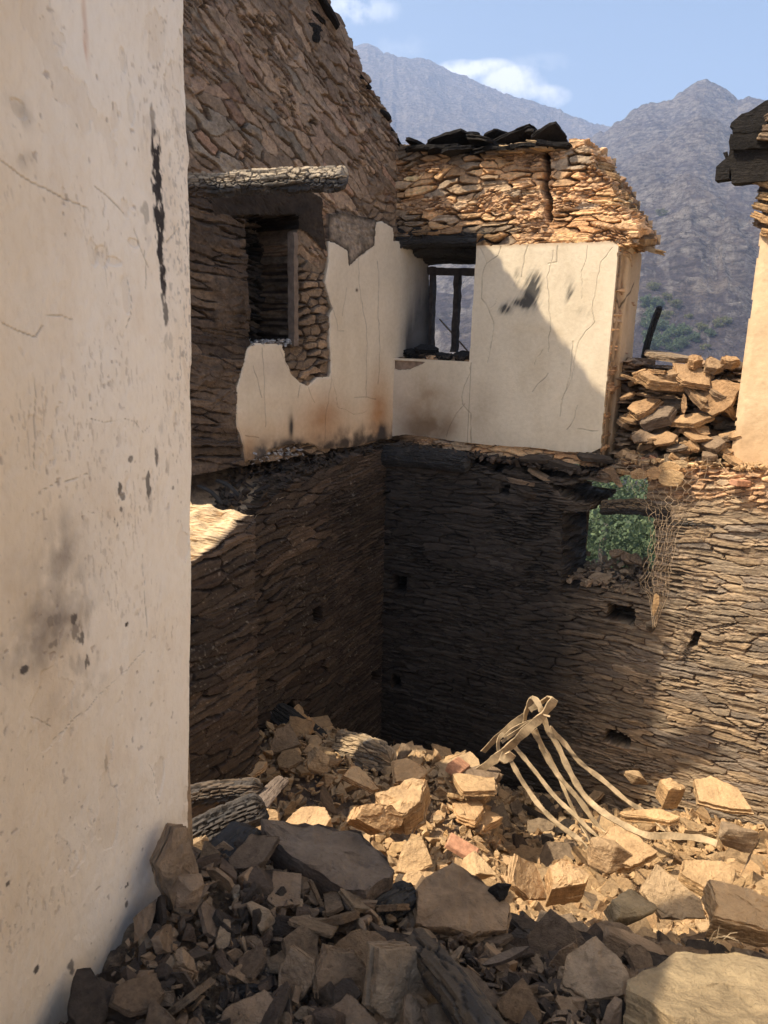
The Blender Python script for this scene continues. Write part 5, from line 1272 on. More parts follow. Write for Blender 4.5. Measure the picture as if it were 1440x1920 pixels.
# rock kits
SL = [slab_geo(200 + i, 1, .5 + .1 * (i % 5), .07 + .035 * (i % 4), 4 + i % 3, seg=4, rag=.05) for i in range(16)]
CH = [chunk_geo(230 + i, 1, .8, .55 + .1 * (i % 3), 11 + i % 4, 2, .04) for i in range(8)]
def kit_mesh(name, geo, mat):
    me = bpy.data.meshes.new(name); me.from_pydata([tuple(v) for v in geo[0]], [], geo[1]); me.materials.append(mat); return me
KIT = {}
for mn, mt_ in (('t', M_TAN), ('g', M_GREY), ('d', M_DARK)):
    KIT[mn] = [kit_mesh('slate_slab', g_, mt_) for g_ in SL] + [kit_mesh('stone_chunk', g_, mt_) for g_ in CH]
taken = []
def hero(name, cat, label, px, py, l, w, t_, rot, mat, seed, kind='slab', n=6, y=None, lift=.0, rag=.05, taper=.25, layers=None, sub=3, amp=.035):
    p = at(px, py, y) if y else ground_hit(px, py, lift)
    g_ = slab_geo(seed, l, w, t_, n, layers, rag, taper, 5) if kind == 'slab' else chunk_geo(seed, l, w, t_, 12, sub, amp)
    o = rock(name, g_, mat, p, tuple(R(a) for a in rot), label, cat)
    taken.append((p.x, p.y, max(l, w) * .5)); return o
# the big stones one by one
H = hero
H('flat_boulder', 'boulder', 'largest boulder in the foreground, long flat top with grit on it, pinkish brown broken side', 612, 1632, .47, .24, .15, (8, 8, -22), M_GREY, 6, 'slab', 6, 2.02, rag=.035, taper=.3, layers=2)
H('flat_boulder', 'boulder', 'big sunlit slab filling the bottom right corner, its rear left part in shade', 1352, 1885, .47, .42, .1, (-14, 8, 28), M_SLAB, 12, 'slab', 5, 1.47, rag=.03, taper=.1, layers=2)
H('slate_slab', 'slab', 'olive tan slab leaning at the bottom left beside the white wall', 308, 1850, .22, .15, .025, (58, -14, -38), M_GREY, 31, 'slab', 6, 1.52)
H('slate_slab', 'slab', 'dark grey slab at the bottom left between the white wall and the olive tan slab', 222, 1870, .2, .13, .03, (62, -8, -18), M_DARK, 32, 'slab', 6, 1.5)
H('standing_stone', 'stone', 'tall brown stone standing against the bottom of the white wall edge', 330, 1620, .22, .13, .05, (12, 74, -28), M_GREY, 33, 'slab', 6, 1.76, rag=.03)
H('round_stone', 'stone', 'small rounded stone lying in front of the tall brown stone by the white wall', 352, 1672, .1, .09, .08, (10, 20, 30), M_GREY, 34, 'chunk', y=1.66)
H('standing_slab', 'slab', 'upright reddish slab with a thick pale edge near the bottom middle', 758, 1835, .24, .17, .045, (58, 38, 12), M_GREY, 35, 'slab', 5, 1.5, rag=.03)
H('slate_slab', 'slab', 'brownish slab standing on edge left of the upright reddish slab', 642, 1830, .17, .14, .03, (60, 12, 16), M_GREY, 36, 'slab', 7, 1.54)
H('slate_slab', 'slab', 'pinkish grey stone between the two brown slabs at the bottom', 556, 1822, .1, .13, .03, (60, 5, -18), M_GREY, 37, 'slab', 6, 1.53)
H('slate_slab', 'slab', 'pale slab cut by the bottom edge of the picture left of the middle', 470, 1912, .17, .13, .03, (20, 4, 8), M_GREY, 38, 'slab', 5, 1.42)
H('slate_slab', 'slab', 'tan slab cut by the bottom edge right of the pale slab', 650, 1918, .17, .1, .03, (14, -6, -14), M_GREY, 381, 'slab', 6, 1.41)
H('slate_slab', 'slab', 'long brown slab pointing down left, beside the small charcoal stick', 408, 1762, .3, .12, .035, (42, -34, -48), M_GREY, 39, 'slab', 6, 1.72)
H('slate_slab', 'slab', 'brown flat piece propped just under the large flat boulder', 500, 1712, .2, .11, .03, (30, -30, -30), M_GREY, 40, 'slab', 6, 1.85)
H('curved_tile', 'tile', 'pale brown curved tile lying among the burnt stones left of the middle', 468, 1775, .1, .05, .018, (30, -20, -30), M_GREY, 41, 'slab', 8, 1.66)
H('earthy_stone', 'stone', 'dusty earth covered stone below the large flat boulder', 528, 1722, .15, .1, .07, (0, 5, 10), M_GREY, 42, 'chunk', y=1.86)
H('flat_stone', 'stone', 'wide dirt covered stone in shade just right of the large flat boulder', 858, 1700, .34, .26, .1, (12, 4, 12), M_GREY, 43, 'slab', 7, 1.98, taper=.1)
H('charcoal_lump', 'charcoal', 'upright black charcoal lump standing on the dirt covered stone', 935, 1682, .1, .07, .13, (5, 12, 30), M_BLACK, 44, 'chunk', y=2.0, amp=.07)
H('splinter', 'splinter', 'thin reddish splinter lying slanted in the shade at bottom right of centre', 950, 1792, .2, .03, .012, (6, -18, 8), M_GREY, 45, 'slab', 5, 1.68)
H('flat_stone', 'stone', 'shaded brown stone right behind the big corner slab', 1190, 1765, .2, .14, .09, (8, 10, -20), M_GREY, 46, 'chunk', y=1.95)
H('flat_stone', 'stone', 'brown wedge stone touching the left side of the big corner slab', 1110, 1835, .24, .18, .08, (14, -14, 20), M_GREY, 47, 'slab', 6, 1.6)
H('grey_rock', 'rock', 'rounded grey rock topping the heap edge half in shade', 1180, 1700, .24, .16, .12, (10, 0, 10), M_SLAB, 48, 'chunk', y=2.35)
H('rubble_block', 'block', 'largest tan block in the sunlit rubble with a thick broken front', 762, 1510, .31, .26, .17, (18, -4, -18), M_TAN, 49, 'slab', 6, 3.55, taper=.1, rag=.04)
H('rubble_block', 'block', 'tilted tan block with layered side, left neighbour of the largest tan block', 700, 1535, .28, .2, .12, (48, 30, 24), M_TAN, 50, 'slab', 5, 3.4, layers=6)
H('rubble_slab', 'slab', 'square tan slab lying below the largest tan block', 775, 1608, .2, .15, .03, (34, 6, -6), M_TAN, 51, 'slab', 5, 3.02)
H('rubble_slab', 'slab', 'second square slab sticking out from under the one below the largest tan block', 790, 1648, .18, .12, .025, (24, 10, -10), M_TAN, 52, 'slab', 5, 2.92)
H('rubble_slab', 'slab', 'sunlit square slab next to the burnt log end', 768, 1450, .26, .2, .05, (22, 4, 4), M_TAN, 53, 'slab', 5, 4.2)
H('rubble_block', 'block', 'small boxy stone half in shade in front of the long black log', 595, 1425, .16, .14, .17, (6, 4, 12), M_TAN, 54, 'chunk', y=4.25)
H('rubble_slab', 'slab', 'slanting tan slab directly below the burnt log end', 674, 1458, .27, .12, .05, (18, 18, -14), M_TAN, 55, 'slab', 5, 4.0)
H('rubble_stone', 'stone', 'flat topped tan stone against the wall base at the corner', 772, 1418, .28, .2, .09, (6, 4, 0), M_TAN, 56, 'slab', 7, 4.72)
H('dark_slab', 'slab', 'grey squarish slab in shade left of the long black log', 537, 1392, .26, .2, .05, (38, -8, 8), M_GREY, 57, 'slab', 5, 4.6)
H('dark_slab', 'slab', 'long grey slab lying in shade against the gable wall base', 440, 1425, .42, .16, .05, (20, -14, 14), M_DARK, 58, 'slab', 6, 4.35)
H('rubble_slab', 'slab', 'cream coloured slab in a sun patch left of the boxy stone', 470, 1440, .2, .12, .03, (24, -8, 30), M_TAN, 59, 'slab', 6, 4.0)
H('rubble_slab', 'slab', 'tan pointed slab standing behind the lower black log', 497, 1545, .2, .14, .03, (40, -40, 40), M_TAN, 60, 'slab', 5, 3.05)
H('rubble_slab', 'slab', 'broad tan stone just above the back edge of the large flat boulder', 580, 1545, .26, .18, .07, (16, -6, -8), M_TAN, 61, 'slab', 7, 3.15)
H('grey_rock', 'rock', 'blue grey angular rock at the right edge of the sunlit rubble', 1380, 1568, .26, .2, .16, (0, 10, 20), M_GREY, 62, 'chunk', y=3.55)
H('rubble_block', 'block', 'pale yellow pointed stone in the right part of the sunlit rubble', 1140, 1602, .26, .22, .18, (0, 14, 40), M_TAN, 63, 'chunk', y=3.4)
H('rubble_block', 'block', 'squared tan block in the middle of the sunlit rubble below the bent iron frame', 1055, 1660, .2, .16, .11, (14, 4, 14), M_TAN, 64, 'slab', 6, 2.85, layers=2)
H('rubble_block', 'block', 'rounded tan stone right of the small charcoal lump', 900, 1630, .2, .17, .12, (14, -16, 10), M_TAN, 65, 'chunk', y=3.0)
H('rubble_slab', 'slab', 'slab tilted on its edge behind the charcoal lump', 985, 1650, .24, .18, .04, (40, 38, 20), M_TAN, 66, 'slab', 5, 2.85)
H('rubble_slab', 'slab', 'large bright slab in the sunlit rubble right of the iron frame foot', 1160, 1600, .42, .28, .06, (16, -4, 14), M_TAN, 67, 'slab', 6, 3.45)
H('rubble_slab', 'slab', 'thick tan slab at the right edge above the corner slab', 1405, 1720, .34, .2, .09, (8, 8, -6), M_TAN, 68, 'slab', 6, 2.3)
H('rubble_slab', 'slab', 'smooth slab leaning in the right foreground rubble with a bright face', 1250, 1680, .26, .16, .04, (30, 20, -35), M_TAN, 69, 'slab', 5, 2.55)
H('rubble_slab', 'slab', 'flat slab below the thick tan slab at the right edge', 1330, 1655, .3, .2, .05, (14, 4, 12), M_TAN, 70, 'slab', 6, 2.7)
H('rubble_block', 'block', 'cubic tan stone lying near the wall base under the wire mesh', 1248, 1488, .2, .16, .14, (10, 6, 10), M_TAN, 71, 'slab', 5, 4.3, layers=2)
H('rubble_slab', 'slab', 'narrow plank shaped stone lying level behind the iron frame foot', 1225, 1532, .38, .08, .05, (4, -4, -6), M_TAN, 72, 'slab', 5, 4.0)
H('rubble_slab', 'slab', 'big flat slab leaning against the sunlit wall base at the right', 1350, 1490, .42, .26, .05, (26, 12, -30), M_TAN, 73, 'slab', 6, 4.2)
H('rubble_stone', 'stone', 'two lobed stone at the wall base where the shadow ends', 1195, 1462, .18, .14, .1, (0, 5, 0), M_TAN, 74, 'chunk', y=4.6)
# red brick pieces
def brick(px, py, y, rot, l, w, h_, label):
    V = []; g = random.Random(int(px)); F = []
    bm = bmesh.new(); bmesh.ops.create_cube(bm, size=1.0)
    for v in bm.verts: v.co = Vector((v.co.x * l, v.co.y * w, v.co.z * h_)) * g.uniform(.93, 1.05)
    bmesh.ops.bevel(bm, geom=bm.edges[:], offset=.004, segments=1, affect='EDGES')
    # three hollow channels seen on the end
    for k in (-1, 0, 1):
        r_ = bmesh.ops.create_cube(bm, size=1.0)
        for v in r_['verts']: v.co = Vector((l / 2 + .001 + v.co.x * .004, k * w * .3 + v.co.y * w * .2, v.co.z * h_ * .6))
    me = bpy.data.meshes.new('hollow_brick'); bm.to_mesh(me); bm.free(); me.materials.append(M_BRICK)
    o = bpy.data.objects.new('hollow_brick', me); COL.objects.link(o); o.location = at(px, py, y); o.rotation_euler = tuple(R(a) for a in rot)
    return tag(o, label, 'brick')
brick(858, 1440, 4.35, (20, 10, 60), .16, .1, .06, 'pinkish hollow brick piece on top of the rubble mound left of the iron frame')
brick(866, 1590, 3.2, (10, 20, -20), .15, .08, .03, 'red brick shard in the sunlit rubble below the mound')
for i, (px, py) in enumerate(((1195, 868), (1210, 862), (1225, 858))):
    u, z = PF.hit(px, py); p = PF.pos(u, z, .02); q = rock('brick_shard', slab_geo(300 + i, .09, .06, .03, 5), M_BRICK, p, (.2, -.2, i), 'red brick shard at the foot of the stacked slabs beside the pier', 'brick', 'red shards beside the pier')
brick(1388, 905, PFL.pos(PFL.hit(1388, 905)[0], 0, .03).y, (0, 5, 20), .12, .07, .04, 'red brick piece set in the wall top under the right plaster')

for q_ in ((1100, 1590), (1140, 1585), (1168, 1582), (1250, 1572), (1290, 1574), (1335, 1580), (1210, 1562)):
    q_ = ground_hit(*q_); taken.append((q_.x, q_.y, .1))
ORD = ['', 'second ', 'third ', 'fourth ', 'fifth ', 'sixth ', 'seventh ', 'eighth ', 'ninth ', 'tenth ', 'eleventh ', 'twelfth ', 'thirteenth ', 'fourteenth ', 'fifteenth ', 'sixteenth ', 'seventeenth ', 'eighteenth ', 'nineteenth ', 'twentieth ']
ORD += ['twenty-' + w for w in ('first ', 'second ', 'third ', 'fourth ', 'fifth ', 'sixth ', 'seventh ', 'eighth ', 'ninth ')]
ORD += ['thirtieth '] + ['thirty-' + w for w in ORD[21:30]]
LM = [('the large flat boulder', 612, 1632), ('the big corner slab', 1300, 1850), ('the tall brown stone by the white wall', 330, 1640), ('the upright reddish slab', 758, 1835), ('the small charcoal lump', 935, 1682), ('the largest tan block', 762, 1510),
      ('the burnt log end', 690, 1420), ('the two black logs', 440, 1500), ('the red brick shard', 866, 1590), ('the iron frame foot', 1130, 1575), ('the curled right tip of the iron frame', 1335, 1580), ('the cubic stone by the wall base', 1248, 1488), ('the squared tan block', 1055, 1660),
      ('the thick slab at the right edge', 1405, 1720), ('the shadowed wall corner', 740, 1400), ('the leaning olive tan slab', 308, 1850), ('the layered masonry stump', 930, 1500)]
LM = [(n_, *ground_hit(px, py)[:2]) for n_, px, py in LM]
used_lab = {}
def near_label(x, y, tone, shape, s):
    k = min(range(len(LM)), key=lambda i: (LM[i][1] - x) ** 2 + (LM[i][2] - y) ** 2); n_, a, b_ = LM[k]
    dx, dy = x - a, y - b_
    d = ('right of' if dx > 0 else 'left of') if abs(dx) > abs(dy) else ('behind' if dy > 0 else 'in front of')
    size = 'large' if s > .21 else ('middling' if s > .14 else 'small')
    key = f'{size} {tone} {shape} {d} {n_}'; used_lab.setdefault(key, []).append((math.hypot(dx, dy), None)); return key
pend = {}
# mid-sized loose stones: individuals, the largest in view
def region(x, y):
    p = Vector((x, y, hz(x, y)))
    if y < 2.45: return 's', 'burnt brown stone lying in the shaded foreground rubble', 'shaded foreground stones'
    if y < 3.2: return 'm', 'tan stone in the sunlit band of rubble just behind the shaded foreground', 'sunlit middle stones'
    if x < .75 and y > 3.2: return 'l', 'tan stone on the sunlit rubble mound between the black logs and the iron frame', 'stones of the left mound'
    if y > 4.4: return 'b', 'tan stone in the rubble along the foot of the front wall', 'stones along the wall foot'
    return 'r', 'tan stone in the wide sunlit rubble around the foot of the iron frame', 'stones around the iron frame'
g = np.random.default_rng(8)
lim = {'s': 100, 'm': 60, 'l': 90, 'b': 60, 'r': 170}; cnt_ = dict.fromkeys(lim, 0)
def ok_inside(x, y):
    q = np.array([x, y, 0.0])
    if (q - PFL.p).dot(PFL.n) < .06 or (q - PLL.p).dot(PLL.n) < .06: return False
    if (q - PN.p).dot(PN.n) < .05 and y < 2.3: return False
    if y < 2.6 and (q - PN.p).dot(PN.n) < .05: return False
    return abs(x / y) < .62
names = {'s': 'burnt_stone', 'm': 'rubble_stone', 'l': 'rubble_stone', 'b': 'rubble_stone', 'r': 'rubble_stone'}
tries = 0
while sum(cnt_.values()) < sum(lim.values()) and tries < 20000:
    tries += 1
    y = float(g.uniform(1.25, 5.7)); x = float(g.uniform(-1.3, 3.1))
    if not ok_inside(x, y): continue
    rk, lb, gr = region(x, y)
    if cnt_[rk] >= lim[rk]: continue
    s = float(g.choice([.1, .13, .17, .22, .28], p=[.14, .26, .28, .22, .10])) * float(g.uniform(.85, 1.15)) * (.95 if y < 2.4 else 1.0)
    if any((x - a) ** 2 + (y - b_) ** 2 < (r_ * .5 + s * .2) ** 2 for a, b_, r_ in taken): continue
    taken.append((x, y, s * .42))
    k = int(g.integers(0, len(SL) + (len(CH) if g.random() < .12 else 0)))
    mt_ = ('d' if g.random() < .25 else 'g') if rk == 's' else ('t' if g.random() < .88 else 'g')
    if rk == 'b' and x < 1.6: mt_ = 'g' if g.random() < .6 else 'd'
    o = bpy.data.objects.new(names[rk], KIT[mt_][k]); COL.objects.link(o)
    tl = 34 if k < len(SL) else 60
    o.location = (x, y, hz(x, y) + s * float(g.uniform(.1, .26)) + (.02 if y < 2.4 else 0)); o.rotation_euler = (R(g.normal() * tl * .6 + 14), R(g.normal() * tl * .6), float(g.uniform(0, 6.28))); o.scale = (s, s, s * float(g.uniform(.7, 1.25)))
    key = near_label(x, y, {'t': 'tan', 'g': 'brown', 'd': 'sooty'}[mt_], 'slab' if k < len(SL) else 'stone', s)
    a, b_ = min(((q[1], q[2]) for q in LM), key=lambda q: (q[0] - x) ** 2 + (q[1] - y) ** 2)
    pend.setdefault(key, []).append((math.hypot(x - a, y - b_), o)); tag(o, lb, 'stone', gr); cnt_[rk] += 1
for key, lst in pend.items():
    lst.sort(key=lambda q: q[0])
    for i, (d_, o) in enumerate(lst): o['label'] = (ORD[i] + 'nearest ' if len(lst) > 1 else '') + key
def order_labels(objs, base, key, word):
    objs = sorted(objs, key=key)
    for i, o in enumerate(objs): o['label'] = f'{ORD[min(i, len(ORD) - 1)] or "first "}{base}, {word}'
print('stones', cnt_, tries)

# small rubble nobody could count, as one mass per tone
def scatter_mass(name, pts, sizes, mat, seed, tilt=.7, geos=None):
    g = np.random.default_rng(seed); geos = geos or LOW
    VV = []; FF = []; RN = []; base = 0
    arrs = [(np.array([tuple(v) for v in q[0]]), q[1]) for q in geos]
    # triangulate kits
    tri = []
    for v, f in arrs:
        T_ = []
        for q in f:
            for i in range(1, len(q) - 1): T_.append((q[0], q[i], q[i + 1]))
        tri.append(np.array(T_))
    for p, s in zip(pts, sizes):
        k = int(g.integers(0, len(arrs))); v = arrs[k][0]
        e = Euler((g.normal() * tilt, g.normal() * tilt, g.uniform(0, 6.28))).to_matrix(); M = np.array(e)
        q = (v * np.array([s, s * g.uniform(.7, 1.1), s * g.uniform(.6, 1.2)])) @ M.T + np.array(p)
        VV.append(q); FF.append(tri[k] + base); base += len(v); RN.append(np.full(len(v), g.uniform()))
    V = np.concatenate(VV); F = np.concatenate(FF)
    o = new_mesh(name, V, F, mat)
    a = o.data.attributes.new('Rnd', 'FLOAT', 'POINT'); a.data.foreach_set('value', np.concatenate(RN).astype(np.float32))
    return o
LOW = [slab_geo(400 + i, 1, .5 + .1 * (i % 4), .1 + .05 * (i % 3), 4 + i % 2, layers=1, seg=1, rag=.05) for i in range(10)] + [chunk_geo(420 + i, 1, .85, .65, 9, 0, .0) for i in range(4)]
pts = []; sz = []; 
while len(pts) < 14000:
    y = float(g.uniform(1.15, 5.8)) if len(pts) < 10000 else float(g.uniform(1.15, 2.6)) ; x = float(g.uniform(-1.4, 3.1))
    if not ok_inside(x, y) : continue
    s = float(np.exp(g.normal() * .55)) * .052 * (.72 if y < 2.4 else 1.0)
    s = min(s, .15); pts.append((x, y, s)); 
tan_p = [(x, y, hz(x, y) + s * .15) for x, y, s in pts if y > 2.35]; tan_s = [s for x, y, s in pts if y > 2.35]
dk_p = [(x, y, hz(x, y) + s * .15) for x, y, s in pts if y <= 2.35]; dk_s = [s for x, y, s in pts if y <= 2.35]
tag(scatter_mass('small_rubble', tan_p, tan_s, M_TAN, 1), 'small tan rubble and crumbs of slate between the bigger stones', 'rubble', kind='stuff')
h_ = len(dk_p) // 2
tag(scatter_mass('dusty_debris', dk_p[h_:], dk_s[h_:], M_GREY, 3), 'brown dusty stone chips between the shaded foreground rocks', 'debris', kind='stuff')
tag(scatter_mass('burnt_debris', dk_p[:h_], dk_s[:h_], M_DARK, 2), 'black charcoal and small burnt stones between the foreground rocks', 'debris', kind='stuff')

# the layered stump of masonry at the right edge of the mound
st_ = []
for i in range(26):
    y0 = 3.75 + .028 * i * 0 + random.Random(i).uniform(-.12, .35); x0 = .62 + random.Random(i + 50).uniform(-.1, .06)
    z0 = -3.42 + .7 * (i / 26)
    o = rock('stacked_slab', slab_geo(450 + i, random.Random(i).uniform(.22, .36), .24, .045, 6), M_TAN if i % 4 else M_GREY, (x0 - .02 * (i / 26), y0 + .35, z0), (R(random.Random(i).uniform(-5, 5)), R(random.Random(i + 9).uniform(-8, 4)), random.Random(i).uniform(-.5, .8)),
             'slab in the layered stump of masonry left of the bent iron frame', 'slab', 'layered masonry stump')

# ------------------------------------------------------------------ slabs piled in the balcony gap
def gap_slab(px, py, back, l, w, t_, rot, mat, seed, label, group=None, n=6, kind='slab', name='piled_slab'):
    u, z = PF.hit(px, py); p0 = PF.pos(u, z, 0)
    k = 1 + back / (-(np.array(p0)).dot(PF.n)) if False else None
    r_ = ray(px, py); P2 = PF.p - PF.n * back; tt = P2.dot(PF.n) / r_.dot(PF.n); p = Vector(r_ * tt)
    g_ = slab_geo(seed, l, w, t_, n, None, .05, .1) if kind == 'slab' else chunk_geo(seed, l, w, t_, 12, 2, .04)
    return rock(name, g_, mat, p, (R(rot[0]), R(rot[1]), FA + R(rot[2])), label, 'slab', group)
G = gap_slab
G(1352, 745, .04, .3, .27, .035, (72, -32, -6), M_PILE, 501, 'large smooth pale slab standing tilted at the right side of the balcony gap pile')
G(1235, 712, .02, .34, .22, .07, (24, 14, 10), M_PILE, 502, 'big sunlit slab at the upper left of the balcony gap pile')
G(1290, 700, .08, .36, .2, .05, (34, 24, -6), M_PILE, 503, 'slab sloping to the right across the middle top of the balcony gap pile')
G(1305, 680, .12, .12, .12, .07, (20, 4, 0), M_PILE, 504, 'squared stone on top of the balcony gap pile', kind='slab', n=5)
G(1335, 685, .12, .15, .13, .06, (34, 0, 30), M_PILE, 505, 'pointed stone right of the squared stone on the balcony gap pile', n=5)
G(1368, 680, .16, .14, .1, .06, (20, 5, 10), M_PILE, 506, 'rightmost top stone of the balcony gap pile by the right plaster')
G(1250, 668, .25, .36, .22, .04, (4, 6, 0), M_GREY, 507, 'dark flat slab crowning the balcony gap pile beside the burnt post')
G(1210, 765, .02, .24, .16, .06, (30, -22, 20), M_PILE, 508, 'darker ridged stone at the left middle of the balcony gap pile')
G(1230, 785, .0, .3, .18, .08, (30, -24, 0), M_GREY, 509, 'thick brown layered block below the ridged stone in the balcony gap pile')
G(1290, 790, .0, .3, .14, .04, (22, -10, 8), M_PILE, 510, 'long flat slab low in the middle of the balcony gap pile')
G(1240, 820, .0, .3, .14, .07, (20, -6, 4), M_GREY, 511, 'rough brown block at the bottom left of the balcony gap pile', kind='chunk')
G(1312, 808, .03, .18, .12, .06, (40, 20, 20), M_PILE, 512, 'small tilted block at the bottom right of the balcony gap pile')
G(1283, 755, .02, .04, .14, .03, (70, 0, 10), M_PILE, 513, 'thin shard standing upright in the centre of the balcony gap pile')
G(1310, 750, .04, .24, .12, .035, (24, 36, 0), M_PILE, 514, 'striped slab sloping down left of the large smooth pale slab')
rg = random.Random(77)
for i in range(105):
    px = rg.uniform(1170, 1378); py = rg.uniform(690, 862); bk = rg.uniform(.04, .42)
    if px < 1165 + (py - 600) * -.1 + 20: continue
    s = rg.uniform(.1, .24)
    G(px, py, bk, s, s * .7, rg.uniform(.02, .05), (rg.gauss(12, 20), rg.gauss(0, 22), rg.uniform(-60, 60)), (M_PILE, M_PILE, M_GREY)[i % 3], 520 + i, 'slab buried among others in the sunlit pile filling the balcony gap', 'slabs piled in the balcony gap')
for i in range(46):
    px = rg.uniform(1168, 1390); py = rg.uniform(815, 885)
    s = rg.uniform(.08, .2)
    G(px, py, rg.uniform(-.1, .05), s, s * .7, rg.uniform(.015, .04), (rg.gauss(18, 18), rg.gauss(0, 16), rg.uniform(-60, 60)), (M_PILE, M_PILE, M_GREY)[i % 3], 720 + i, 'slab spilled at the foot of the pile in the balcony gap', 'slabs spilled from the balcony gap pile')
# core behind so that the pile is closed
def h_gapc(S, Z): return masonry(S, Z, 861, .12, .03, 0, .4, gap=.008, depth=.06, off=.06, lt=.012, la=.02, warp=.03, tilt=.5, cols=((.38, .26, .16), (.3, .22, .15)), gapcol=(.12, .08, .05))
PG = Plane(CX, CY, 122.0, 1); PG.n = PF.n.copy(); PG.p = PF.p - PF.n * .2
zg = PF.hit(1280, 690)[1]
wall('rubble_core', PG, (SE - .02, SR0 + .04, -1.05, zg + .1), .009, lambda S, Z: Z < zg + .1 * fbm(S * 6, Z * 3, 2), h_gapc, .28, M_RUB, front, rings=4, rough=.04)

# earth and crumbs on ledges
def ledge_pts(pl, box_px, n, back=(0, .3), seed=0, zj=.02):
    g = random.Random(seed); out = []
    for _ in range(n):
        px = g.uniform(*box_px[0]); f = (px - box_px[0][0]) / (box_px[0][1] - box_px[0][0]); py = box_px[1][0] + (box_px[1][1] - box_px[1][0]) * f
        u, z = pl.hit(px, py); out.append(tuple(pl.pos(u, z + g.uniform(0, zj), -g.uniform(*back))))
    return out
rg = random.Random(5)
def mass(name, P_, s0, s1, mat, seed, label, cat='debris', tilt=.45):
    return tag(scatter_mass(name, P_, [rg.uniform(s0, s1) for _ in P_], mat, seed, tilt), label, cat, kind='stuff')
mass('ledge_debris', ledge_pts(PFL, ((745, 1125), (838, 893)), 420, (-.02, .16), 1), .02, .09, M_DARK, 11, 'small burnt stones and ash lying along the ledge below the plaster pier')
mass('ledge_crumbs', ledge_pts(PFL, ((1165, 1440), (870, 884)), 700, (-.02, .35), 2, .04), .02, .085, M_TAN, 12, 'orange crumbs and small stones along the sunlit wall top under the balcony gap')
ul, zl_ = PLL.hit(420, 960)
PP = []
for _ in range(900):
    u = rg.uniform(.1, 2.6); bk = rg.uniform(.0, .5); z = float(np.interp(u, [p[0] for p in LL_top], [p[1] for p in LL_top])) + .02 + bk * .25
    PP.append(tuple(PLL.pos(u, z, -bk + .0)))
mass('ledge_debris', PP, .025, .11, M_DARK, 13, 'burnt stones and charcoal heaped on the ledge of the gable wall')
# sill of the broken hole
PP = []
u0, u1 = PFL.hit(1052, 1100)[0], PFL.hit(1225, 1108)[0]; zs_ = PFL.hit(1140, 1106)[1]
for _ in range(420):
    u = rg.uniform(u0 + .02, u1 + .15); bk = rg.uniform(.02, .55); hgt = .14 * sst(0, .3, bk) * sst(u0 - .05, u0 + .35, u - 0 * bk); PP.append(tuple(PFL.pos(u, zs_ + rg.uniform(-.04, 1) * hgt + .0, -bk)))
mass('sill_debris', PP, .025, .1, M_GREY, 14, 'grey brown slate crumbs heaped on the sill of the broken window hole')
for i, (px, py, s, lb) in enumerate([(1125, 1085, .2, 'flat tan slab lying on the sill heap of the broken window hole'), (1175, 1045, .13, 'grey slab standing up at the back of the sill heap'), (1155, 1038, .12, 'dark pointed slab at the top of the sill heap'), (1195, 1050, .14, 'slanting slab at the right top of the sill heap')]):
    u, z = PFL.hit(px, py); r_ = ray(px, py); P2 = PFL.p - PFL.n * (.12 + .1 * (i > 0)); p = Vector(r_ * (P2.dot(PFL.n) / r_.dot(PFL.n)))
    rock('sill_slab', slab_geo(600 + i, s, s * .6, .025, 6), M_GREY, p, (R(24 + 20 * (i > 0)), R((-4, 30, -20, 34)[i]), FA), lb, 'slab')
# upper window sill: burnt slates
for i, (px, py, s, lb) in enumerate([(775, 662, .26, 'black slate at the left end of the upper window sill'), (800, 655, .22, 'black slate leaning by the burnt window frame foot'), (835, 668, .2, 'small burnt slate in the middle of the upper window sill'), (868, 668, .2, 'rounded burnt slate at the right end of the upper window sill'), (760, 672, .2, 'burnt slate in the left corner of the upper window sill')]):
    u, z = PF.hit(px, py); r_ = ray(px, py); P2 = PF.p - PF.n * (.14 + .05 * (i % 2)); p = Vector(r_ * (P2.dot(PF.n) / r_.dot(PF.n)))
    rock('sill_slate', slab_geo(620 + i, s, s * .7, .03, 6), M_BLACK, p, (R(14), R(12 - 9 * i), FA + i * .5), lb, 'slate')
PP = [tuple(PF.pos(rg.uniform(.0, SW - .02), ZSILL + .01 + rg.uniform(0, .03), -rg.uniform(.02, .4))) for _ in range(120)]
mass('sill_debris', PP, .02, .07, M_DARK, 15, 'black crumbs and charcoal on the sill of the upper window')
# niche sill: white ash and slates
un0, un1 = PL.hit(556, 645)[0], PL.hit(466, 645)[0]; zn = PL.hit(500, 646)[1]
PP = [tuple(PL.pos(rg.uniform(un0, un1), zn + rg.uniform(-.01, .03), rg.uniform(-.2, .035))) for _ in range(230)]
mass('pale_ash', PP, .01, .04, M_ASH, 16, 'pale grey flakes of ash on the sill of the dark niche')
PP = [tuple(PL.pos(PL.hit(rg.uniform(470, 560), 852)[0], PL.hit(500, 852)[1] + rg.uniform(-.05, .03), rg.uniform(-.02, .05))) for _ in range(90)]
mass('pale_ash', PP, .01, .04, M_ASH, 17, 'pale ash flakes along the lower edge of the cream plaster on the gable wall')
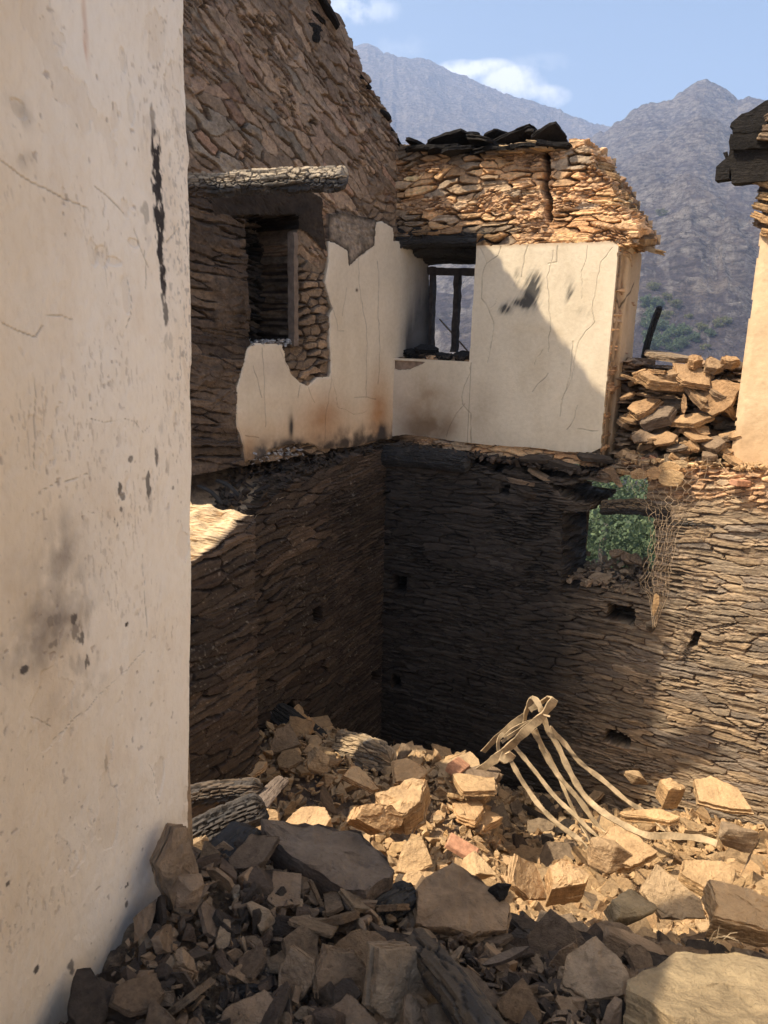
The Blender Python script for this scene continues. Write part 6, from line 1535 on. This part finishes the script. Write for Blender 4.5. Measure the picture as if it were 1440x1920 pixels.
# bigger stones sticking out at the ledge of the front wall
for i, (px, py, l, w, t_, rz, mt_, lb) in enumerate([(965, 900, .3, .12, .035, 4, M_GREY, 'long flat stone jutting from the ledge under the middle of the pier'), (1045, 872, .34, .1, .05, 10, M_DARK, 'long dark slate splinter under the right half of the pier'), (1010, 892, .26, .07, .03, 22, M_GREY, 'narrow stone pointing down right on the ledge under the pier'),
                                                     (915, 905, .3, .14, .05, 2, M_DARK, 'dark ledge stone right of the thick black beam end'), (985, 925, .24, .12, .05, 5, M_DARK, 'dark block below the narrow ledge stone'),
                                                     (1110, 860, .3, .14, .03, 0, M_DARK, 'black slate right under the lower right corner of the pier plaster'), (1000, 862, .3, .14, .03, -4, M_DARK, 'dark flat slate tucked under the plaster edge')]):
    u, z = PFL.hit(px, py); rock('ledge_stone', slab_geo(640 + i, l, w, t_, 6), mt_, PFL.pos(u, z, -.03), (R(10), R(rz), FA), lb, 'stone')
for i, (px, py, s, lb) in enumerate([(398, 1003, .24, 'pale sunlit broken stone on the gable ledge right beside the white wall'), (432, 985, .26, 'bright sunlit stone at the right end of the gable ledge patch')]):
    H('ledge_stone', 'stone', lb, px, py, s * .8, s * .6, .05, (14 - 8 * i, 6, (50, 70)[i]), M_TAN, 660 + i, 'slab', 6, (4.1, 4.2)[i], taper=.1)
for i, (px, py, l) in enumerate([(398, 915, .3), (432, 905, .26)]):
    u, z = PLL.hit(px, py); a = PLL.pos(u, z, -.12); q = log_mesh('burnt_stick', a, a + Vector((.2 * l + .1, -.05, -l * .35)), .012, .014, 70 + i, M_CH2, cell=.02, deep=.002, ragged=.8)
    tag(q, ('thin burnt stick lying on the gable ledge near the white wall', 'second burnt stick on the gable ledge, right of the first')[i], 'stick')

# ------------------------------------------------------------------ bent iron frame
fr_ = thing('bent_iron_frame', 'mangled bed frame of dusty bent flat iron strips sticking up from the rubble', 'bed frame', tuple(at(1130, 1580, 3.95)))
def strip(name, pts, w=.026, th=.006, seed=0, root=fr_, roll=None, mat=M_STRAP):
    """flat iron strip: pts = (px, py, depth)"""
    rs5 = random.Random(len(pts) * 7 + int(pts[0][0])); P_ = [at(*p) + Vector((rs5.uniform(-1, 1), rs5.uniform(-1, 1), rs5.uniform(-1, 1))) * .008 for p in pts]
    # Catmull-Rom
    Q = []
    for i in range(len(P_) - 1):
        p0 = P_[max(i - 1, 0)]; p1 = P_[i]; p2 = P_[i + 1]; p3 = P_[min(i + 2, len(P_) - 1)]
        for k in range(8):
            t_ = k / 8; Q.append(.5 * ((2 * p1) + (-p0 + p2) * t_ + (2 * p0 - 5 * p1 + 4 * p2 - p3) * t_ * t_ + (-p0 + 3 * p1 - 3 * p2 + p3) * t_ ** 3))
    Q.append(P_[-1]); V = []; F = []; n = len(Q); ref = Vector(roll or (.35, -.8, .5)).normalized()
    for i, p in enumerate(Q):
        d = (Q[min(i + 1, n - 1)] - Q[max(i - 1, 0)]).normalized()
        nn = (ref - d * ref.dot(d)).normalized(); s = d.cross(nn)
        w_ = w * (1 + .22 * math.sin(i * .9 + len(pts)) * rs5.random()); rr_ = .25 * math.sin(i * .35 + w * 100); s, nn = (s * math.cos(rr_) + nn * math.sin(rr_)), (nn * math.cos(rr_) - s * math.sin(rr_))
        for a, b_ in ((-1, -1), (1, -1), (1, 1), (-1, 1)): V.append(p + s * (a * w_ / 2) + nn * (b_ * th / 2))
    for i in range(n - 1):
        for k in range(4): F.append((i * 4 + k, i * 4 + (k + 1) % 4, i * 4 + 4 + (k + 1) % 4, i * 4 + 4 + k))
    F += [(3, 2, 1, 0), (n * 4 - 4, n * 4 - 3, n * 4 - 2, n * 4 - 1)]
    return par(new_mesh(name, V, F, mat), root)
D0 = 4.3
strip('long_rail', [(888, 1452, 4.35), (925, 1424, 4.3), (960, 1398, 4.26), (990, 1370, 4.24), (1015, 1340, 4.22), (1038, 1312, 4.22)], .052, .01)
strip('short_rail', [(1038, 1312, 4.22), (1030, 1308, 4.28), (1008, 1322, 4.34), (995, 1332, 4.36)], .036, .008)
strip('rear_rail', [(905, 1412, 4.6), (940, 1378, 4.55), (984, 1342, 4.48)], .04, .006)
strip('slat', [(940, 1390, 4.36), (965, 1370, 4.36), (998, 1352, 4.3)], .022)
strip('slat', [(942, 1382, 4.4), (970, 1362, 4.38), (1000, 1348, 4.32)], .018)
strip('slat', [(936, 1412, 4.32), (935, 1392, 4.34), (946, 1376, 4.36)], .024)
strip('arch_strip', [(984, 1352, 4.42), (986, 1328, 4.38), (998, 1311, 4.34), (1010, 1322, 4.3), (1018, 1345, 4.28), (1030, 1366, 4.26), (1044, 1400, 4.22), (1062, 1440, 4.15), (1090, 1482, 4.08), (1120, 1515, 4.0), (1160, 1544, 3.88), (1210, 1562, 3.8), (1260, 1570, 3.75), (1315, 1572, 3.72), (1342, 1580, 3.66)], .036, .009)
strip('curved_strip', [(1030, 1366, 4.3), (1060, 1396, 4.3), (1090, 1430, 4.25), (1130, 1465, 4.2), (1175, 1500, 4.12), (1215, 1530, 4.05), (1248, 1560, 3.86)], .03, .007)
strip('curved_strip', [(995, 1362, 4.28), (1008, 1385, 4.26), (1020, 1410, 4.24), (1038, 1440, 4.2), (1060, 1470, 4.15), (1090, 1505, 4.08), (1120, 1545, 4.0), (1168, 1582, 3.75)], .03, .007)
strip('curved_strip', [(1003, 1366, 4.36), (1018, 1395, 4.36), (1030, 1418, 4.34), (1045, 1455, 4.3), (1062, 1490, 4.2), (1080, 1530, 4.1), (1105, 1575, 3.82)], .022, .006)
strip('curved_strip', [(962, 1394, 4.28), (982, 1420, 4.24), (1005, 1448, 4.18), (1040, 1492, 4.08), (1075, 1525, 4.0), (1105, 1555, 3.92), (1138, 1584, 3.72)], .026, .007)
strip('curved_strip', [(952, 1418, 4.26), (965, 1445, 4.22), (985, 1475, 4.16), (1010, 1510, 4.06), (1045, 1545, 3.96), (1085, 1576, 3.88), (1102, 1592, 3.7)], .03, .007)
strip('bracket', [(938, 1416, 4.25), (950, 1424, 4.24), (960, 1416, 4.23)], .06, .012)
strip('bracket', [(1018, 1340, 4.2), (1024, 1343, 4.18), (1029, 1341, 4.18)], .01, .004)

# ------------------------------------------------------------------ chicken wire
wm = thing('wire_netting', 'rusty hexagonal wire netting hanging in front of the wall right of the broken window hole', 'netting', tuple(PFL.pos(PFL.hit(1240, 880)[0], PFL.hit(1240, 880)[1], .1)))
def lerp_pts(tab, v):
    k = [a[0] for a in tab]; return [float(np.interp(v, k, [a[i] for a in tab])) for i in range(1, len(tab[0]))]
LT = [(0, 1175, 872, .05), (.12, 1180, 905, .1), (.25, 1192, 935, .14), (.38, 1216, 962, .16), (.5, 1222, 990, .17), (.65, 1212, 1050, .18), (.8, 1198, 1095, .17), (.9, 1215, 1120, .16), (1, 1226, 1175, .15)]
RT = [(0, 1330, 862, .02), (.12, 1318, 900, .07), (.25, 1312, 935, .1), (.38, 1290, 962, .13), (.5, 1268, 1000, .16), (.65, 1262, 1045, .2), (.8, 1256, 1080, .2), (.9, 1250, 1120, .18), (1, 1230, 1172, .16)]
def net(u, v, jit, g):
    a = lerp_pts(LT, v); b_ = lerp_pts(RT, v); px = a[0] + (b_[0] - a[0]) * u; py = a[1] + (b_[1] - a[1]) * u; off = a[2] + (b_[2] - a[2]) * u
    s_, z_ = PFL.hit(px, py)
    off += .03 * math.sin(u * 9 + v * 5) + g.uniform(-jit, jit)
    r_ = ray(px + g.uniform(-3, 3), py + g.uniform(-3, 3)); P2 = PFL.p + PFL.n * off; return Vector(r_ * (P2.dot(PFL.n) / r_.dot(PFL.n)))
gw = random.Random(3); NU, NV = 11, 30; nodes = {}
def nodep(i, j):
    if (i, j) not in nodes: nodes[(i, j)] = net(min(1, max(0, (i + (.33 if (j % 2) == (i % 2) else -.0)) / NU)), j / NV, .008, gw)
    return nodes[(i, j)]
VV = []; FF = []
def wire(a, b_, r=.0012):
    v, f = tube([a, (a + b_) / 2 + Vector((gw.uniform(-1, 1), gw.uniform(-1, 1), gw.uniform(-1, 1))) * .002, b_], r, 3); o = len(VV); VV.extend(v); FF.extend([tuple(i + o for i in q) for q in f])
for j in range(NV):
    for i in range(NU + 1):
        if gw.random() < .04: continue
        wire(nodep(i, j), nodep(i, j + 1))
        if (i + j) % 2 == 0 and i < NU: wire(nodep(i, j), nodep(i + 1, j))
par(new_mesh('wires', VV, FF, M_WIRE), wm)
# a flat remnant of the netting with round plaster flakes still caught in it
for i, (px, py, rx, ry, off) in enumerate([(1204, 886, 16, 11, .09), (1232, 884, 15, 12, .08), (1262, 892, 26, 17, .08), (1258, 874, 22, 11, .07), (1276, 868, 18, 8, .06)]):
    pts = [(px + rx * math.cos(a) * gw.uniform(.85, 1.1), py + ry * math.sin(a) * gw.uniform(.85, 1.1)) for a in [k * math.pi / 6 for k in range(12)]]
    par(poly_slab('plaster_flake', PFL, pts, off, .012, M_FLK if 'M_FLK' in globals() else M_TAN, i, parent=None), wm)
for i, (pts, off) in enumerate([([(1132, 880), (1150, 872), (1158, 880), (1165, 895), (1172, 910), (1164, 912), (1152, 900), (1146, 888)], .05)]):
    o = poly_slab('dry_leaf', PFL, pts, off, .004, M_GREY, 3); tag(o, 'curled brown flake hanging from the top rim of the broken hole', 'flake')
o = poly_slab('dry_leaf', PFL, [(1244, 1098), (1249, 1103), (1249, 1116), (1243, 1132), (1237, 1138), (1236, 1128), (1238, 1112), (1240, 1100)], .21, .004, M_TAN, 5)
tag(o, 'pale dry leaf caught in the lower end of the wire netting', 'leaf')
o = rock('hanging_stone', chunk_geo(700, .09, .05, .1), M_DARK, net(.5, .995, 0, gw) + Vector((0, .06, -.03)), (0, 0, 0), 'dark round pebble lodged in the wall at the tip of the wire netting', 'stone')
# dead grass sprigs on the corner slab
GR = []
for i in range(9):
    a = at(1340 + gw.uniform(-14, 14), 1765 + gw.uniform(-6, 6), 1.62); b_ = a + Vector((gw.uniform(-.03, .05), gw.uniform(-.04, .02), gw.uniform(.015, .05))); GR.append(tube([a, (a + b_) / 2 + Vector((0, 0, .01)), b_], [.0012, .001, .0005], 3))
v, f = merge(GR); tag(new_mesh('dry_grass', v, f, M_STRAP), 'little tuft of dry grass behind the big corner slab', 'grass', kind='stuff')

# give look-alikes in rows a label by their place in the row
groups_ = {}
for o in bpy.data.objects:
    if o.parent is None and 'group' in o and 'label' in o: groups_.setdefault((o['group'], o['label']), []).append(o)
for (gname, lab_), lst in groups_.items():
    if len(lst) < 2: continue
    if gname in ('layered masonry stump',): ky, wd_ = (lambda o: -o.location.z), 'counted from the top'
    elif gname in ('slabs of the broken right wall end', 'slabs of the broken pier top'): ky, wd_ = (lambda o: -o.location.z), 'counted downward'
    else: ky, wd_ = (lambda o: o.location.x / max(o.location.y, .1)), 'from the left'
    short = {'slabs piled in the balcony gap': 'small slab of the sunlit pile in the balcony gap', 'slabs spilled from the balcony gap pile': 'slab spilled at the foot of the balcony gap pile', 'layered masonry stump': 'slab of the layered masonry stump by the iron frame',
             'slabs of the broken right wall end': 'thin slab of the broken wall end below the burnt eave', 'slabs of the broken pier top': 'thin slab jutting from the broken right edge above the pier',
             'green trees below the broken window hole': 'leafy green valley tree behind the broken window hole', 'trees on the far hillside': ('small dry tree' if 'dry' in lab_ else 'small green tree') + ' on the far hillside',
             'lower burnt slates on the front wall': 'black burnt slate bedded under the upper wall top slates', 'capping stones of the front wall': 'grey brown capping stone just below the black slates',
             'stones in the burnt eave': 'thin grey stone in the burnt eave', 'red shards beside the pier': 'red brick shard at the foot of the pier'}.get(gname)
    if not short: continue
    lst.sort(key=ky)
    if len(lst) > len(ORD):
        hi = sorted(lst, key=lambda o: -o.location.z); rows = [hi[:len(hi) // 3], hi[len(hi) // 3:2 * len(hi) // 3], hi[2 * len(hi) // 3:]]
    else: rows = [lst]
    for ri, row in enumerate(rows):
        row.sort(key=ky)
        for i, o in enumerate(row):
            o['label'] = (('top layer, ', 'middle layer, ', 'bottom layer, ')[ri] if len(rows) > 1 else '') + (ORD[i] or 'first ') + short + ', ' + wd_

# ------------------------------------------------------------------ haze
HTOP = float(Zt.max()) + 15; print('haze top', HTOP)
hb_ = bmesh.new(); bmesh.ops.create_cube(hb_, size=1.0)
for v in hb_.verts: v.co = Vector((v.co.x * 8200, v.co.y * 8200, 0)) + Vector((0, 0, -120 if v.co.z < 0 else HTOP))
me = bpy.data.meshes.new('haze'); hb_.to_mesh(me); hb_.free()
m = bpy.data.materials.new('haze_air'); m.use_nodes = True; t = m.node_tree
for n_ in list(t.nodes): t.nodes.remove(n_)
o_ = t.nodes.new('ShaderNodeOutputMaterial'); pv = t.nodes.new('ShaderNodeVolumePrincipled')
pv.inputs['Color'].default_value = (.5, .66, 1.0, 1); pv.inputs['Density'].default_value = .00038; pv.inputs['Anisotropy'].default_value = .2
t.links.new(pv.outputs[0], o_.inputs['Volume']); me.materials.append(m)
o = bpy.data.objects.new('haze', me); COL.objects.link(o); tag(o, 'thin bluish smoke haze filling the valley air', 'haze', kind='stuff')
